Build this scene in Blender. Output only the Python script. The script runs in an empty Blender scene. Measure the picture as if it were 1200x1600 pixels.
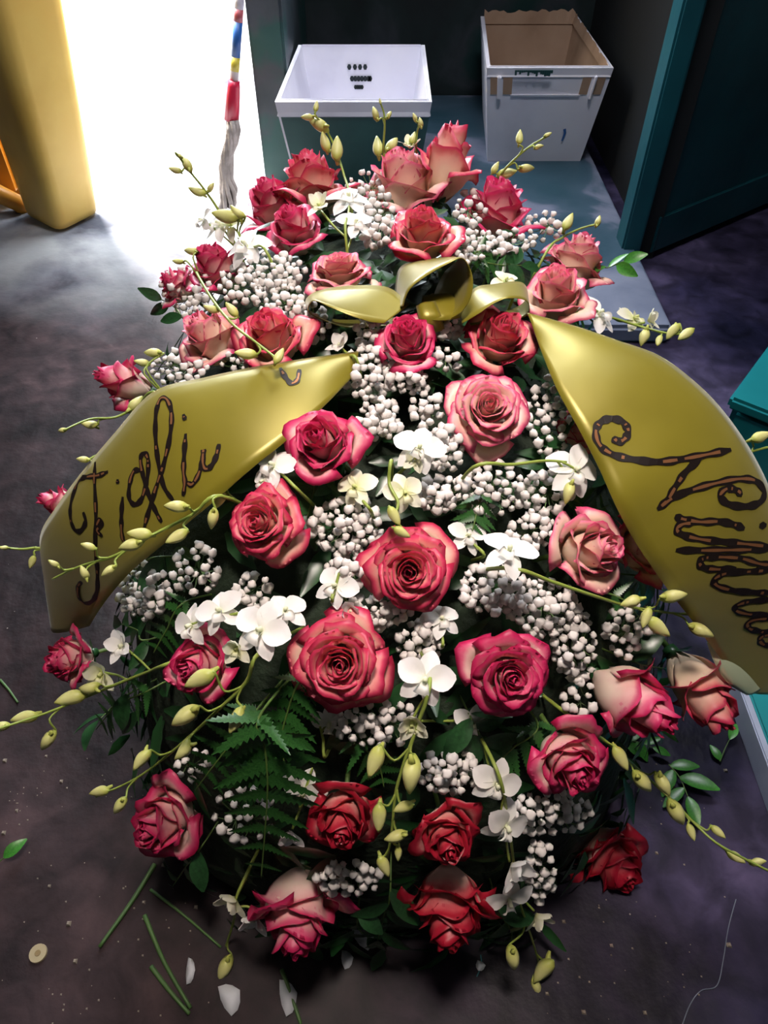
import bpy, bmesh, math, random
from mathutils import Vector, Matrix, Euler
from mathutils.bvhtree import BVHTree

sc = bpy.context.scene
COL = sc.collection
rnd = random.Random(7)
pi = math.pi

# ------------------------------------------------------------------ camera
HCAM, PITCH, FPX = 1.10, math.radians(47.0), 1600 * 26.0 / 36.0
cam = bpy.data.cameras.new('camera')
cam.sensor_fit = 'VERTICAL'; cam.sensor_height = 36.0; cam.lens = 26.0
cam.clip_start = 0.02; cam.clip_end = 80
camo = bpy.data.objects.new('camera', cam); COL.objects.link(camo)
camo.location = (0, 0, HCAM); camo.rotation_euler = (math.radians(90) - PITCH, 0, 0)
sc.camera = camo
CP = Vector((0, 0, HCAM))
CF = Vector((0, math.cos(PITCH), -math.sin(PITCH)))
CU = Vector((0, math.sin(PITCH), math.cos(PITCH)))
CR = Vector((1, 0, 0))

# ------------------------------------------------------------------ world, lights, exposure
sc.view_settings.view_transform = 'Standard'
sc.view_settings.look = 'None'
sc.view_settings.exposure = 0.55
sc.view_settings.gamma = 1.0
sc.view_settings.use_curve_mapping = False
sc.cycles.use_denoising = True
sc.cycles.max_bounces = 8
W = bpy.data.worlds.new('world'); sc.world = W; W.use_nodes = True
W.node_tree.nodes['Background'].inputs[0].default_value = (0.62, 0.80, 1.0, 1)
W.node_tree.nodes['Background'].inputs[1].default_value = 1.0

def light(name, kind, loc, aim, energy, color, **kw):
    l = bpy.data.lights.new(name, kind); l.energy = energy; l.color = color
    for k, v in kw.items(): setattr(l, k, v)
    o = bpy.data.objects.new(name, l); COL.objects.link(o)
    o.location = loc
    o.rotation_euler = (Vector(aim) - Vector(loc)).to_track_quat('-Z', 'Y').to_euler()
    return o
# sun outside the doorway, slanting in towards the camera and to the right
light('sun', 'SUN', (-2, 8, 8), (-2 + .27, 8 - .50, 8 - .82), 19.0, (1.0, 0.96, 0.93), angle=math.radians(14))
# sky light that falls through the open doorway
light('doorway_skylight', 'AREA', (-0.52, 2.62, 1.3), (-0.45, 1.0, 0.45), 54, (0.86, 0.93, 1.0), shape='RECTANGLE', size=0.8, size_y=1.2)
# two unseen fill lights added overhead, one farther in, one nearer the camera
light('overhead_fill', 'AREA', (0.30, 1.55, 2.3), (0.15, 1.2, 0), 17, (0.92, 0.93, 1.0), shape='RECTANGLE', size=0.5, size_y=0.25)
light('overhead_fill', 'AREA', (0.0, 0.35, 2.3), (0.04, 0.62, 0), 3.0, (1.0, 0.86, 0.78), shape='RECTANGLE', size=0.3, size_y=0.25, spread=math.radians(58))

# ------------------------------------------------------------------ pixel and mound helpers
def ray(px, py):
    return CF + CR * ((px - 600) / FPX) - CU * ((py - 800) / FPX)
def at(px, py, d):
    return CP + ray(px, py) * d
def floor_at(px, py, z=0.0):
    r = ray(px, py); return CP + r * ((z - HCAM) / r.z)
def topx(p):
    v = p - CP; d = v.dot(CF)
    return 600 + FPX * v.dot(CR) / d, 800 - FPX * v.dot(CU) / d

MC, MA, MSH, MP = Vector((0.01, 0.74, 0.07)), Vector((0.405, 0.52, 0.58)), 0.22, 2.5
def mf(q):
    a = abs(q.x - MC.x) / MA.x; b = abs(q.y - MC.y) / MA.y
    c = abs(q.z - MC.z - MSH * (q.y - MC.y)) / MA.z
    return a ** MP + b ** MP + c ** MP
def mgrad(q):
    e = 1e-3; v = []
    for i in range(3):
        d = Vector((0, 0, 0)); d[i] = e
        v.append(mf(q + d) - mf(q - d))
    n = Vector(v)
    return n.normalized() if n.length > 0 else Vector((0, 0, 1))
_dc = {}
def D(px, py):
    """distance along the view to the mound of flowers (or where the ray passes closest to it)"""
    k = (round(px / 4), round(py / 4))
    if k in _dc: return _dc[k]
    r = ray(px, py); best = (1e9, 1.0); res = None; t = 0.45
    while t < 1.5:
        v = mf(CP + r * t)
        if v <= 1: res = t; break
        if v < best[0]: best = (v, t)
        t += 0.008
    if res is None: res = best[1]
    _dc[k] = res
    return res
def on(px, py, lift=0.0):
    p = at(px, py, D(px, py) - lift)
    return p

# ------------------------------------------------------------------ materials
def mat(name, color=(.5, .5, .5), rough=.5, metal=0.0, spec=.5, **kw):
    m = bpy.data.materials.new(name); m.use_nodes = True
    b = m.node_tree.nodes['Principled BSDF']
    b.inputs['Base Color'].default_value = (*color, 1)
    b.inputs['Roughness'].default_value = rough
    b.inputs['Metallic'].default_value = metal
    b.inputs['Specular IOR Level'].default_value = spec
    for k, v in kw.items(): b.inputs[k].default_value = v
    return m
def nodes(m): return m.node_tree.nodes, m.node_tree.links, m.node_tree.nodes['Principled BSDF']
def ramp(N, stops, interp='LINEAR'):
    r = N.new('ShaderNodeValToRGB'); r.color_ramp.interpolation = interp
    e = r.color_ramp.elements
    while len(e) < len(stops): e.new(0.5)
    for i, (p, c) in enumerate(stops):
        e[i].position = p; e[i].color = (*c, 1)
    return r
def noisy(name, stops, scale=5, rough=.5, bump=0.0, detail=6, spec=.5, bscale=None, metal=0, distort=0.0, rrange=None):
    """base colour from a noise ramp, optional relief"""
    m = mat(name, (.5, .5, .5), rough, metal, spec); N, L, B = nodes(m)
    tc = N.new('ShaderNodeTexCoord')
    n = N.new('ShaderNodeTexNoise'); n.inputs['Scale'].default_value = scale; n.inputs['Detail'].default_value = detail
    n.inputs['Distortion'].default_value = distort
    L.new(tc.outputs['Object'], n.inputs['Vector'])
    r = ramp(N, stops); L.new(n.outputs['Fac'], r.inputs['Fac']); L.new(r.outputs['Color'], B.inputs['Base Color'])
    if rrange:
        mr = N.new('ShaderNodeMapRange'); mr.inputs[1].default_value = .35; mr.inputs[2].default_value = .65
        mr.inputs[3].default_value, mr.inputs[4].default_value = rrange
        L.new(n.outputs['Fac'], mr.inputs[0]); L.new(mr.outputs[0], B.inputs['Roughness'])
    if bump:
        n2 = N.new('ShaderNodeTexNoise'); n2.inputs['Scale'].default_value = bscale or scale * 4; n2.inputs['Detail'].default_value = 5
        L.new(tc.outputs['Object'], n2.inputs['Vector'])
        bp = N.new('ShaderNodeBump'); bp.inputs['Strength'].default_value = bump; bp.inputs['Distance'].default_value = .01
        L.new(n2.outputs['Fac'], bp.inputs['Height']); L.new(bp.outputs['Normal'], B.inputs['Normal'])
    return m
def petal_mat(name, stops, rough=.42, transl=.22, tint=(1, .5, .5)):
    m = mat(name, rough=rough, spec=.45); N, L, B = nodes(m)
    a = N.new('ShaderNodeAttribute'); a.attribute_name = 'rim'
    tc = N.new('ShaderNodeTexCoord'); n = N.new('ShaderNodeTexNoise'); n.inputs['Scale'].default_value = 3.0; n.inputs['Detail'].default_value = 3
    L.new(tc.outputs['Object'], n.inputs['Vector'])
    ad = N.new('ShaderNodeMath'); ad.operation = 'MULTIPLY_ADD'; ad.inputs[1].default_value = .34
    sb = N.new('ShaderNodeMath'); sb.operation = 'SUBTRACT'; sb.inputs[1].default_value = .17
    L.new(n.outputs['Fac'], ad.inputs[0]); L.new(a.outputs['Fac'], ad.inputs[2]); L.new(ad.outputs[0], sb.inputs[0])
    r = ramp(N, stops); L.new(sb.outputs[0], r.inputs['Fac']); L.new(r.outputs['Color'], B.inputs['Base Color'])
    t = N.new('ShaderNodeBsdfTranslucent'); mx = N.new('ShaderNodeMixShader'); mx.inputs[0].default_value = transl
    L.new(r.outputs['Color'], t.inputs['Color'])
    L.new(B.outputs[0], mx.inputs[1]); L.new(t.outputs[0], mx.inputs[2])
    L.new(mx.outputs[0], N['Material Output'].inputs['Surface'])
    return m
M = {}
M['rose_pale'] = petal_mat('rose_pale', [(0, (.92, .76, .58)), (.35, (.92, .64, .52)), (.68, (.88, .44, .42)), (.86, (.80, .18, .28)), (1, (.64, .04, .15))])
M['rose_coral'] = petal_mat('rose_coral', [(0, (.92, .74, .54)), (.28, (.90, .54, .44)), (.58, (.82, .25, .25)), (.80, (.70, .06, .14)), (1, (.50, .012, .06))])
M['rose_deep'] = petal_mat('rose_deep', [(0, (.92, .74, .62)), (.25, (.88, .50, .48)), (.50, (.78, .15, .26)), (.78, (.66, .03, .14)), (1, (.46, .008, .07))])
M['rose_red'] = petal_mat('rose_red', [(0, (.84, .52, .44)), (.24, (.70, .12, .14)), (.5, (.55, .022, .05)), (.8, (.46, .010, .035)), (1, (.30, .004, .015))])
M['orchid_white'] = petal_mat('orchid_white', [(0, (.80, .84, .52)), (.3, (.88, .87, .80)), (1, (.90, .88, .86))], rough=.5, transl=.25)
M['orchid_cream'] = petal_mat('orchid_cream', [(0, (.60, .66, .20)), (.4, (.80, .80, .50)), (1, (.86, .84, .68))], rough=.5, transl=.25)
M['bud'] = petal_mat('bud_green', [(0, (.30, .36, .05)), (.5, (.52, .54, .13)), (1, (.70, .68, .30))], rough=.4, transl=.1)
M['orchid_stem'] = mat('orchid_stem', (.26, .34, .06), .4)
M['stem'] = noisy('flower_stem', [(.3, (.05, .11, .02)), (.7, (.12, .2, .04))], 8, .5)
M['gyp'] = mat('gypsophila_white', (.72, .68, .65), .7, spec=.2)
M['gypstem'] = mat('gypsophila_stem', (.10, .18, .06), .6)
M['fern'] = noisy('fern_green', [(.3, (.012, .06, .012)), (.7, (.035, .13, .025))], 30, .35)
M['leaf'] = noisy('leaf_green', [(.3, (.010, .040, .012)), (.7, (.022, .085, .025))], 12, .33)
M['leafbright'] = noisy('leaf_bright', [(.3, (.03, .16, .02)), (.7, (.06, .28, .03))], 12, .35)
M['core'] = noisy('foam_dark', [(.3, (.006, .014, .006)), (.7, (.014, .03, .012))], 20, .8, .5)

# ------------------------------------------------------------------ object helpers
def mesh_from(name, v, f, smooth=True, attr=None):
    me = bpy.data.meshes.new(name)
    me.from_pydata([tuple(p) for p in v], [], f); me.update()
    if smooth: me.polygons.foreach_set('use_smooth', [True] * len(me.polygons))
    if attr is not None:
        a = me.attributes.new('rim', 'FLOAT', 'POINT'); a.data.foreach_set('value', attr)
    return me
def obj(name, me, m=None, parent=None, slot_obj=False):
    o = bpy.data.objects.new(name, me); COL.objects.link(o)
    if m is not None:
        if not me.materials: me.materials.append(m)
        if slot_obj or me.materials[0] != m:
            o.material_slots[0].link = 'OBJECT'; o.material_slots[0].material = m
    if parent is not None: o.parent = parent
    return o
def empty(name, loc=(0, 0, 0), rot=None):
    o = bpy.data.objects.new(name, None); COL.objects.link(o)
    o.empty_display_size = .02; o.location = loc
    if rot is not None: o.rotation_euler = rot
    return o
def tag(o, label=None, cat=None, group=None, kind=None):
    if label: o['label'] = label
    if cat: o['category'] = cat
    if group: o['group'] = group
    if kind: o['kind'] = kind
    return o
class MB:
    def __init__(s): s.v = []; s.f = []; s.a = []
    def add(s, v, f, a=None):
        n = len(s.v); s.v += [Vector(p) for p in v]; s.f += [tuple(i + n for i in q) for q in f]
        s.a += a if a is not None else [0.0] * len(v)
    def tube(s, pts, r0, r1=None, k=5, cap=True):
        pts = [Vector(p) for p in pts]; r1 = r0 if r1 is None else r1
        n = len(pts); V = []; F = []; up = Vector((.3, .2, 1)).normalized()
        for i, p in enumerate(pts):
            t = (pts[min(i + 1, n - 1)] - pts[max(i - 1, 0)])
            t = t.normalized() if t.length > 1e-9 else Vector((0, 0, 1))
            if abs(t.dot(up)) > .95: up = Vector((1, .1, .1)).normalized()
            x = t.cross(up).normalized(); y = x.cross(t)
            r = r0 + (r1 - r0) * i / max(1, n - 1)
            for j in range(k):
                a = 2 * pi * j / k; V.append(p + x * math.cos(a) * r + y * math.sin(a) * r)
        for i in range(n - 1):
            for j in range(k):
                F.append((i * k + j, i * k + (j + 1) % k, (i + 1) * k + (j + 1) % k, (i + 1) * k + j))
        if cap: F.append(tuple(range(k))[::-1]); F.append(tuple((n - 1) * k + j for j in range(k)))
        s.add(V, F)
    def box(s, x0, x1, y0, y1, z0, z1):
        V = [(x, y, z) for x in (x0, x1) for y in (y0, y1) for z in (z0, z1)]
        s.add(V, [(0, 1, 3, 2), (4, 6, 7, 5), (0, 4, 5, 1), (2, 3, 7, 6), (0, 2, 6, 4), (1, 5, 7, 3)])
    def hexa(s, b, t):
        """four bottom corners, four top corners, same winding"""
        s.add(list(b) + list(t), [(3, 2, 1, 0), (4, 5, 6, 7)] + [(i, (i + 1) % 4, 4 + (i + 1) % 4, 4 + i) for i in range(4)])
    def build(s, name, m, parent=None, smooth=False, bevel=0.0, attr=False, segs=2):
        me = mesh_from(name, s.v, s.f, smooth, s.a if attr else None)
        bm = bmesh.new(); bm.from_mesh(me)
        if bevel:
            bmesh.ops.remove_doubles(bm, verts=bm.verts, dist=1e-6)
            bmesh.ops.bevel(bm, geom=bm.edges[:], offset=bevel, segments=segs, affect='EDGES', clamp_overlap=True)
        bmesh.ops.recalc_face_normals(bm, faces=bm.faces); bm.to_mesh(me); bm.free()
        return obj(name, me, m, parent)
def catmull(P, n):
    P = [Vector(p) for p in P]; out = []
    if len(P) == 2: return [P[0].lerp(P[1], i / n) for i in range(n + 1)]
    for i in range(len(P) - 1):
        a = P[max(i - 1, 0)]; b = P[i]; c = P[i + 1]; d = P[min(i + 2, len(P) - 1)]
        for j in range(n):
            t = j / n
            out.append(.5 * (2 * b + (c - a) * t + (2 * a - 5 * b + 4 * c - d) * t * t + (3 * b - a - 3 * c + d) * t ** 3))
    out.append(P[-1]); return out
def frame(axis, xdir):
    z = axis.normalized(); x = xdir - z * xdir.dot(z)
    if x.length < 1e-4: x = CR - z * CR.dot(z)
    x.normalize(); y = z.cross(x)
    return Matrix((x, y, z)).transposed()
def screen_dir(sx, sy, t):
    return (CR * sx + CU * sy - CF * t).normalized()

# ------------------------------------------------------------------ room shell
def floor_mat():
    m = mat('concrete_floor', rough=.6, spec=.22); N, L, B = nodes(m)
    tc = N.new('ShaderNodeTexCoord')
    def noise(s, d=6, dist=0.0):
        n = N.new('ShaderNodeTexNoise'); n.inputs['Scale'].default_value = s; n.inputs['Detail'].default_value = d; n.inputs['Distortion'].default_value = dist
        L.new(tc.outputs['Object'], n.inputs['Vector']); return n
    a = noise(2.2, 8, .4); b = noise(28, 6); c = noise(1.1, 4)
    r1 = ramp(N, [(.30, (.009, .005, .006)), (.5, (.025, .015, .017)), (.7, (.05, .031, .034))]); L.new(a.outputs['Fac'], r1.inputs['Fac'])
    r2 = ramp(N, [(.34, (.006, .006, .018)), (.46, (.022, .018, .046)), (.54, (.038, .030, .066)), (.66, (.07, .056, .115))]); L.new(a.outputs['Fac'], r2.inputs['Fac'])
    sx = N.new('ShaderNodeSeparateXYZ'); L.new(tc.outputs['Object'], sx.inputs[0])
    ad = N.new('ShaderNodeMath'); ad.operation = 'ADD'; L.new(sx.outputs['X'], ad.inputs[0]); L.new(c.outputs['Fac'], ad.inputs[1])
    mr = N.new('ShaderNodeMapRange'); mr.inputs[1].default_value = .35; mr.inputs[2].default_value = .85; L.new(ad.outputs[0], mr.inputs[0])
    mx = N.new('ShaderNodeMix'); mx.data_type = 'RGBA'; L.new(mr.outputs[0], mx.inputs[0]); L.new(r1.outputs[0], mx.inputs[6]); L.new(r2.outputs[0], mx.inputs[7])  # bluish ambient light on the right is put into the floor colour
    # dark damp patches
    d = noise(1.7, 7, .8); r3 = ramp(N, [(.36, (.45, .45, .5)), (.44, (1, 1, 1))]); L.new(d.outputs['Fac'], r3.inputs['Fac'])
    mu = N.new('ShaderNodeMix'); mu.data_type = 'RGBA'; mu.blend_type = 'MULTIPLY'; mu.inputs[0].default_value = 1
    L.new(mx.outputs[2], mu.inputs[6]); L.new(r3.outputs[0], mu.inputs[7])
    g2 = noise(16, 5, .5); r5 = ramp(N, [(.32, (.45, .45, .48)), (.5, (1, 1, 1)), (.68, (1.7, 1.65, 1.6))]); L.new(g2.outputs['Fac'], r5.inputs['Fac'])
    mu2 = N.new('ShaderNodeMix'); mu2.data_type = 'RGBA'; mu2.blend_type = 'MULTIPLY'; mu2.inputs[0].default_value = 1
    L.new(mu.outputs[2], mu2.inputs[6]); L.new(r5.outputs[0], mu2.inputs[7]); mu = mu2
    # small pale specks of grit
    vo = N.new('ShaderNodeTexVoronoi'); vo.inputs['Scale'].default_value = 42; L.new(tc.outputs['Object'], vo.inputs['Vector'])
    vs = N.new('ShaderNodeSeparateColor'); L.new(vo.outputs['Color'], vs.inputs[0])
    th = N.new('ShaderNodeMapRange'); th.inputs[1].default_value = .86; th.inputs[2].default_value = 1.0; th.inputs[3].default_value = .0; th.inputs[4].default_value = .09
    L.new(vs.outputs[0], th.inputs[0])
    lt = N.new('ShaderNodeMath'); lt.operation = 'LESS_THAN'; L.new(vo.outputs['Distance'], lt.inputs[0]); L.new(th.outputs[0], lt.inputs[1])
    m2 = N.new('ShaderNodeMix'); m2.data_type = 'RGBA'; L.new(lt.outputs[0], m2.inputs[0]); L.new(mu.outputs[2], m2.inputs[6]); m2.inputs[7].default_value = (.30, .26, .23, 1)
    # pale yard concrete, carried inside the doorway to paint the sunlit floor brighter
    yr = N.new('ShaderNodeMapRange'); yr.inputs[1].default_value = 1.95; yr.inputs[2].default_value = 2.6
    ya = N.new('ShaderNodeMath'); ya.operation = 'MULTIPLY_ADD'; ya.inputs[1].default_value = .5; L.new(a.outputs['Fac'], ya.inputs[0]); L.new(sx.outputs['Y'], ya.inputs[2])
    L.new(ya.outputs[0], yr.inputs[0])
    xr = N.new('ShaderNodeMapRange'); xr.inputs[1].default_value = -.1; xr.inputs[2].default_value = -.45; L.new(sx.outputs['X'], xr.inputs[0])
    ym = N.new('ShaderNodeMath'); ym.operation = 'MULTIPLY'; L.new(yr.outputs[0], ym.inputs[0]); L.new(xr.outputs[0], ym.inputs[1])
    e = noise(4, 8, .3); r4 = ramp(N, [(.33, (.07, .075, .10)), (.41, (.24, .25, .29)), (.6, (.52, .53, .54))]); L.new(e.outputs['Fac'], r4.inputs['Fac'])
    m3 = N.new('ShaderNodeMix'); m3.data_type = 'RGBA'; L.new(ym.outputs[0], m3.inputs[0]); L.new(m2.outputs[2], m3.inputs[6]); L.new(r4.outputs[0], m3.inputs[7])
    L.new(m3.outputs[2], B.inputs['Base Color'])
    rr = N.new('ShaderNodeMapRange'); rr.inputs[1].default_value = .35; rr.inputs[2].default_value = .65; rr.inputs[3].default_value = .45; rr.inputs[4].default_value = .75
    L.new(a.outputs['Fac'], rr.inputs[0]); L.new(rr.outputs[0], B.inputs['Roughness'])
    bp = N.new('ShaderNodeBump'); bp.inputs['Strength'].default_value = .7; bp.inputs['Distance'].default_value = .012
    bs = N.new('ShaderNodeMath'); bs.operation = 'MULTIPLY_ADD'; bs.inputs[1].default_value = .35; L.new(b.outputs['Fac'], bs.inputs[0]); L.new(d.outputs['Fac'], bs.inputs[2])
    L.new(bs.outputs[0], bp.inputs['Height']); L.new(bp.outputs['Normal'], B.inputs['Normal'])
    return m
fl = MB(); fl.box(-6, 6, -3, 16, -.1, 0)
tag(fl.build('floor', floor_mat()), kind='structure')

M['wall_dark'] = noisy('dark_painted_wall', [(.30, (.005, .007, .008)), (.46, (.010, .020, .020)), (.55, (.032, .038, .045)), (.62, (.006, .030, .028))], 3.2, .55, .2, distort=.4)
M['plaster'] = noisy('old_plaster', [(.3, (.20, .19, .18)), (.7, (.30, .29, .27))], 3, .8, .2)
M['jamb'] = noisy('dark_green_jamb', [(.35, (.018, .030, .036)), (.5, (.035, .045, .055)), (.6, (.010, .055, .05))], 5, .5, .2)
M['teal_dark'] = noisy('dark_teal_paint', [(.3, (.004, .050, .066)), (.7, (.008, .085, .105))], 4, .38, .15)
M['black'] = mat('black_gap', (.006, .007, .008), .7)
def boxobj(name, m, *b, bevel=0.0, kind='structure'):
    mb = MB(); mb.box(*b); return tag(mb.build(name, m, bevel=bevel), kind=kind)
# back wall of the alcove, partition beside the doorway, side walls and ceiling of the room
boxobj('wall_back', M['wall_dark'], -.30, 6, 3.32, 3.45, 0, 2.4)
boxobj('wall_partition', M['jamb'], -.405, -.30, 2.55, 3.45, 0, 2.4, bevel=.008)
boxobj('wall_left', M['plaster'], -3.6, -3.5, -3, 2.9, 0, 2.4)
boxobj('wall_right', M['plaster'], 2.6, 2.7, -3, 3.45, 0, 2.4)
boxobj('wall_rear', M['plaster'], -3.6, 2.7, -3.1, -3, 0, 2.4)
boxobj('ceiling', M['plaster'], -3.6, 2.7, -3.1, 2.92, 2.4, 2.5)
boxobj('ceiling_alcove', M['plaster'], -.405, 2.7, 2.92, 3.45, 2.4, 2.5)
boxobj('wall_front', M['plaster'], -3.6, -1.22, 2.55, 2.65, 0, 2.4)
boxobj('wall_alcove', M['black'], .80, .86, 2.12, 3.45, 0, 2.4)
boxobj('trim_1', M['teal_dark'], .690, .745, 2.02, 2.10, 0, 2.3, bevel=.006)
boxobj('trim_2', M['black'], .745, .80, 2.06, 2.14, 0, 2.3)
M['ledge'] = noisy('ledge_worn_paint', [(.30, (.02, .06, .085)), (.47, (.05, .09, .13)), (.53, (.15, .17, .24)), (.68, (.24, .26, .34))], 3.0, .45, .25, distort=.6)
boxobj('trim_3', M['ledge'], -.05, .735, 1.62, 3.32, 0, .05, bevel=.01)
# green door standing open at the right of the alcove
dr = empty('door_1', (.785, 2.06, 0), (0, 0, math.atan2(.20, .28))); tag(dr, kind='structure')
mb = MB(); mb.box(0, .95, 0, .035, .02, 2.25); mb.build('door_panel', M['teal_dark'], dr, bevel=.004)
mb = MB(); mb.box(.0, .95, -.008, 0, .02, .13); mb.build('kick_board', M['teal_dark'], dr, bevel=.003)

# ------------------------------------------------------------------ crates at the back
M['plastic_white'] = noisy('white_plastic', [(.3, (.58, .56, .64)), (.5, (.72, .70, .78)), (.7, (.78, .76, .82))], 4, .5)
M['green_paint'] = noisy('green_crate_paint', [(.3, (.008, .050, .046)), (.6, (.014, .075, .07)), (.7, (.02, .09, .08))], 7, .5, .1)
M['tan'] = noisy('tan_lining', [(.3, (.22, .13, .075)), (.5, (.36, .23, .15)), (.7, (.42, .28, .19))], 5, .8, .15)
M['dirt'] = mat('dark_dirt', (.012, .02, .022), .8)
M['print_blue'] = mat('blue_marker', (.03, .12, .35), .6)

def crate(loc, fr, bk, th, z, name, label, m_out, m_in, m_rim, drop=.028):
    """fr/bk: (x0,x1,y) of the top front and back rims, th: wall, z: (bottom, top), taper towards the base"""
    root = empty(name, loc); tag(root, label, 'crate', None)
    z0, z1 = z; O = Vector(loc)
    T = [(fr[0], fr[2]), (fr[1], fr[2]), (bk[1], bk[2]), (bk[0], bk[2])]
    cx = sum(p[0] for p in T) / 4; cy = sum(p[1] for p in T) / 4
    def q(s, inset, zz):
        out = []
        for x, y in T:
            dx, dy = x - cx, y - cy
            out.append(Vector((cx + dx * s - math.copysign(inset, dx), cy + dy * s - math.copysign(inset, dy), zz)) - O)
        return out
    b0, b1 = q(.80, 0, z0), q(.985, 0, z1)
    i0, i1 = q(.80, th, z0 + th), q(.985, th, z1)
    mb = MB()
    mb.add(b0 + b1, [(3, 2, 1, 0)] + [(i, (i + 1) % 4, 4 + (i + 1) % 4, 4 + i) for i in range(4)])
    mb.add(b1 + i1, [(i, (i + 1) % 4, 4 + (i + 1) % 4, 4 + i) for i in range(4)])
    mb.build('body', m_out, root)
    mb = MB()
    mb.add(i0 + i1, [(0, 1, 2, 3)] + [(i, 4 + i, 4 + (i + 1) % 4, (i + 1) % 4) for i in range(4)])
    mb.build('inner_lining', m_in, root)
    # rolled rim
    r1 = q(1.0, -.012, z1 - drop); r2 = q(1.0, -.012, z1 + .004); r3 = q(.985, th + .002, z1 + .004); r4 = q(.985, -.001, z1 - drop)
    mb = MB(); mb.add(r1 + r2 + r3 + r4, [(a * 4 + i, a * 4 + (i + 1) % 4, ((a + 1) % 4) * 4 + (i + 1) % 4, ((a + 1) % 4) * 4 + i) for a in range(4) for i in range(4)])
    mb.build('rim', m_rim, root, bevel=.005)
    return root, b0, b1, i0, i1
c1, b0, b1, i0, i1 = crate((-.09, 2.55, .05), (-.315, .140, 2.29), (-.29, .140, 2.84), .012, (.05, .355), 'flower_crate',
    'white plastic crate with dark green painted front, beside the mop', M['plastic_white'], M['plastic_white'], M['plastic_white'], .042)
# green paint over the front wall, with a ragged upper edge
mb = MB(); n = 26; lo, hi = [], []
nrm = (b0[1] - b0[0]).cross(b1[0] - b0[0]).normalized(); nrm = nrm if nrm.y < 0 else -nrm
for i in range(n + 1):
    u = .015 + .985 * i / n; p = b0[0].lerp(b0[1], u); t = b1[0].lerp(b1[1], u)
    k = .86 + .02 * rnd.random()
    lo.append(p + nrm * .002); hi.append(p.lerp(t, k) + nrm * .002)
mb.add(lo + hi, [(i, i + 1, n + 2 + i, n + 1 + i) for i in range(n)])
mb.build('painted_front', M['green_paint'], c1)
# black print on the inner back wall: two rows of blots
mb = MB(); bw = (i0[3], i0[2], i1[3], i1[2])
for row, (us, k) in enumerate((((.39, .44, .485, .53), .80), ((.41, .44, .47, .50, .53, .56, .575), .685), ((.44, .46, .48, .50), .60))):
    for u in us:
        c = bw[0].lerp(bw[1], u).lerp(bw[2].lerp(bw[3], u), k) + Vector((0, -.004, 0)); r = .0075 if row < 2 else .006
        mb.add([c + Vector((math.cos(a * pi / 3) * r, -.001, math.sin(a * pi / 3) * r * 1.3)) for a in range(6)], [(0, 1, 2, 3, 4, 5)])
mb.build('stencil_print', M['dirt'], c1)

c2, b0, b1, i0, i1 = crate((.53, 2.9, .05), (.318, .722, 2.59), (.352, .715, 3.19), .012, (.05, .355), 'flower_crate',
    'white plastic crate with tan stained inside, at the right of the alcove', M['plastic_white'], M['tan'], M['plastic_white'])
# ragged dirty tan edge standing over the back and right rim
mb = MB(); n = 24; lo, hi = [], []
for i in range(n + 1):
    u = i / n; p = i1[3].lerp(i1[2], u); lo.append(p + Vector((0, -.008, -.02))); hi.append(p + Vector((0, 0, .012 + .016 * rnd.random())))
m_ = len(lo)
for i in range(n + 1):
    u = i / n; p = i1[2].lerp(i1[1], u); lo.append(p + Vector((-.008, 0, -.02))); hi.append(p + Vector((0, 0, (.004 + .016 * rnd.random()) * (1 - .75 * u))))
k = len(lo); mb.add(lo + hi, [(i, i + 1, k + i + 1, k + i) for i in range(k - 1) if i != m_ - 1])
mb.build('ragged_edge', M['tan'], c2)
# handle slots under the rim, a moulding line and a marker stroke on the front
nrm = (b0[1] - b0[0]).cross(b1[0] - b0[0]).normalized(); nrm = nrm if nrm.y < 0 else -nrm
def onfront(u, v, off=.002): return b0[0].lerp(b0[1], u).lerp(b1[0].lerp(b1[1], u), v) + nrm * off
for u0, u1 in ((.03, .085), (.135, .21), (.78, .85), (.89, .965)):
    mb = MB(); mb.hexa([onfront(u0, .74, -.004), onfront(u1, .74, -.004), onfront(u1, .91, -.004), onfront(u0, .91, -.004)],
                       [onfront(u0, .74), onfront(u1, .74), onfront(u1, .91), onfront(u0, .91)]); mb.build('handle_slot', M['tan'], c2)
for u0, u1 in ((.085, .12), (.87, .89)):
    mb = MB(); mb.hexa([onfront(u0, .70, -.002), onfront(u1, .70, -.002), onfront(u1, .93, -.002), onfront(u0, .93, -.002)],
                       [onfront(u0, .70, .012), onfront(u1, .70, .012), onfront(u1, .93, .012), onfront(u0, .93, .012)]); mb.build('handle_rib', M['plastic_white'], c2, bevel=.002)
mb = MB(); mb.hexa([onfront(.2, .725, -.002), onfront(.79, .725, -.002), onfront(.79, .74, -.002), onfront(.2, .74, -.002)],
                   [onfront(.2, .725, .004), onfront(.79, .725, .004), onfront(.79, .74, .004), onfront(.2, .74, .004)]); mb.build('moulding', M['plastic_white'], c2)
mb = MB(); mb.add([onfront(.735, .24, .003), onfront(.75, .24, .003), onfront(.765, .33, .003), onfront(.75, .38, .003), onfront(.725, .37, .003), onfront(.742, .33, .003)], [(0, 1, 2, 3, 4, 5)])
mb.build('marker_stroke', M['print_blue'], c2)
mb = MB(); n = 18
for i in range(n):
    u = .22 + .30 * i / n; w = rnd.random()
    mb.hexa([onfront(u, .985 - .05 * w, .013), onfront(u + .016, .985 - .05 * w, .013), onfront(u + .016, 1.0, .013), onfront(u, 1.0, .013)],
            [onfront(u, .985 - .05 * w, .0145), onfront(u + .016, .985 - .05 * w, .0145), onfront(u + .016, 1.0, .0145), onfront(u, 1.0, .0145)])
mb.build('green_drips', M['green_paint'], c2)

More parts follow.
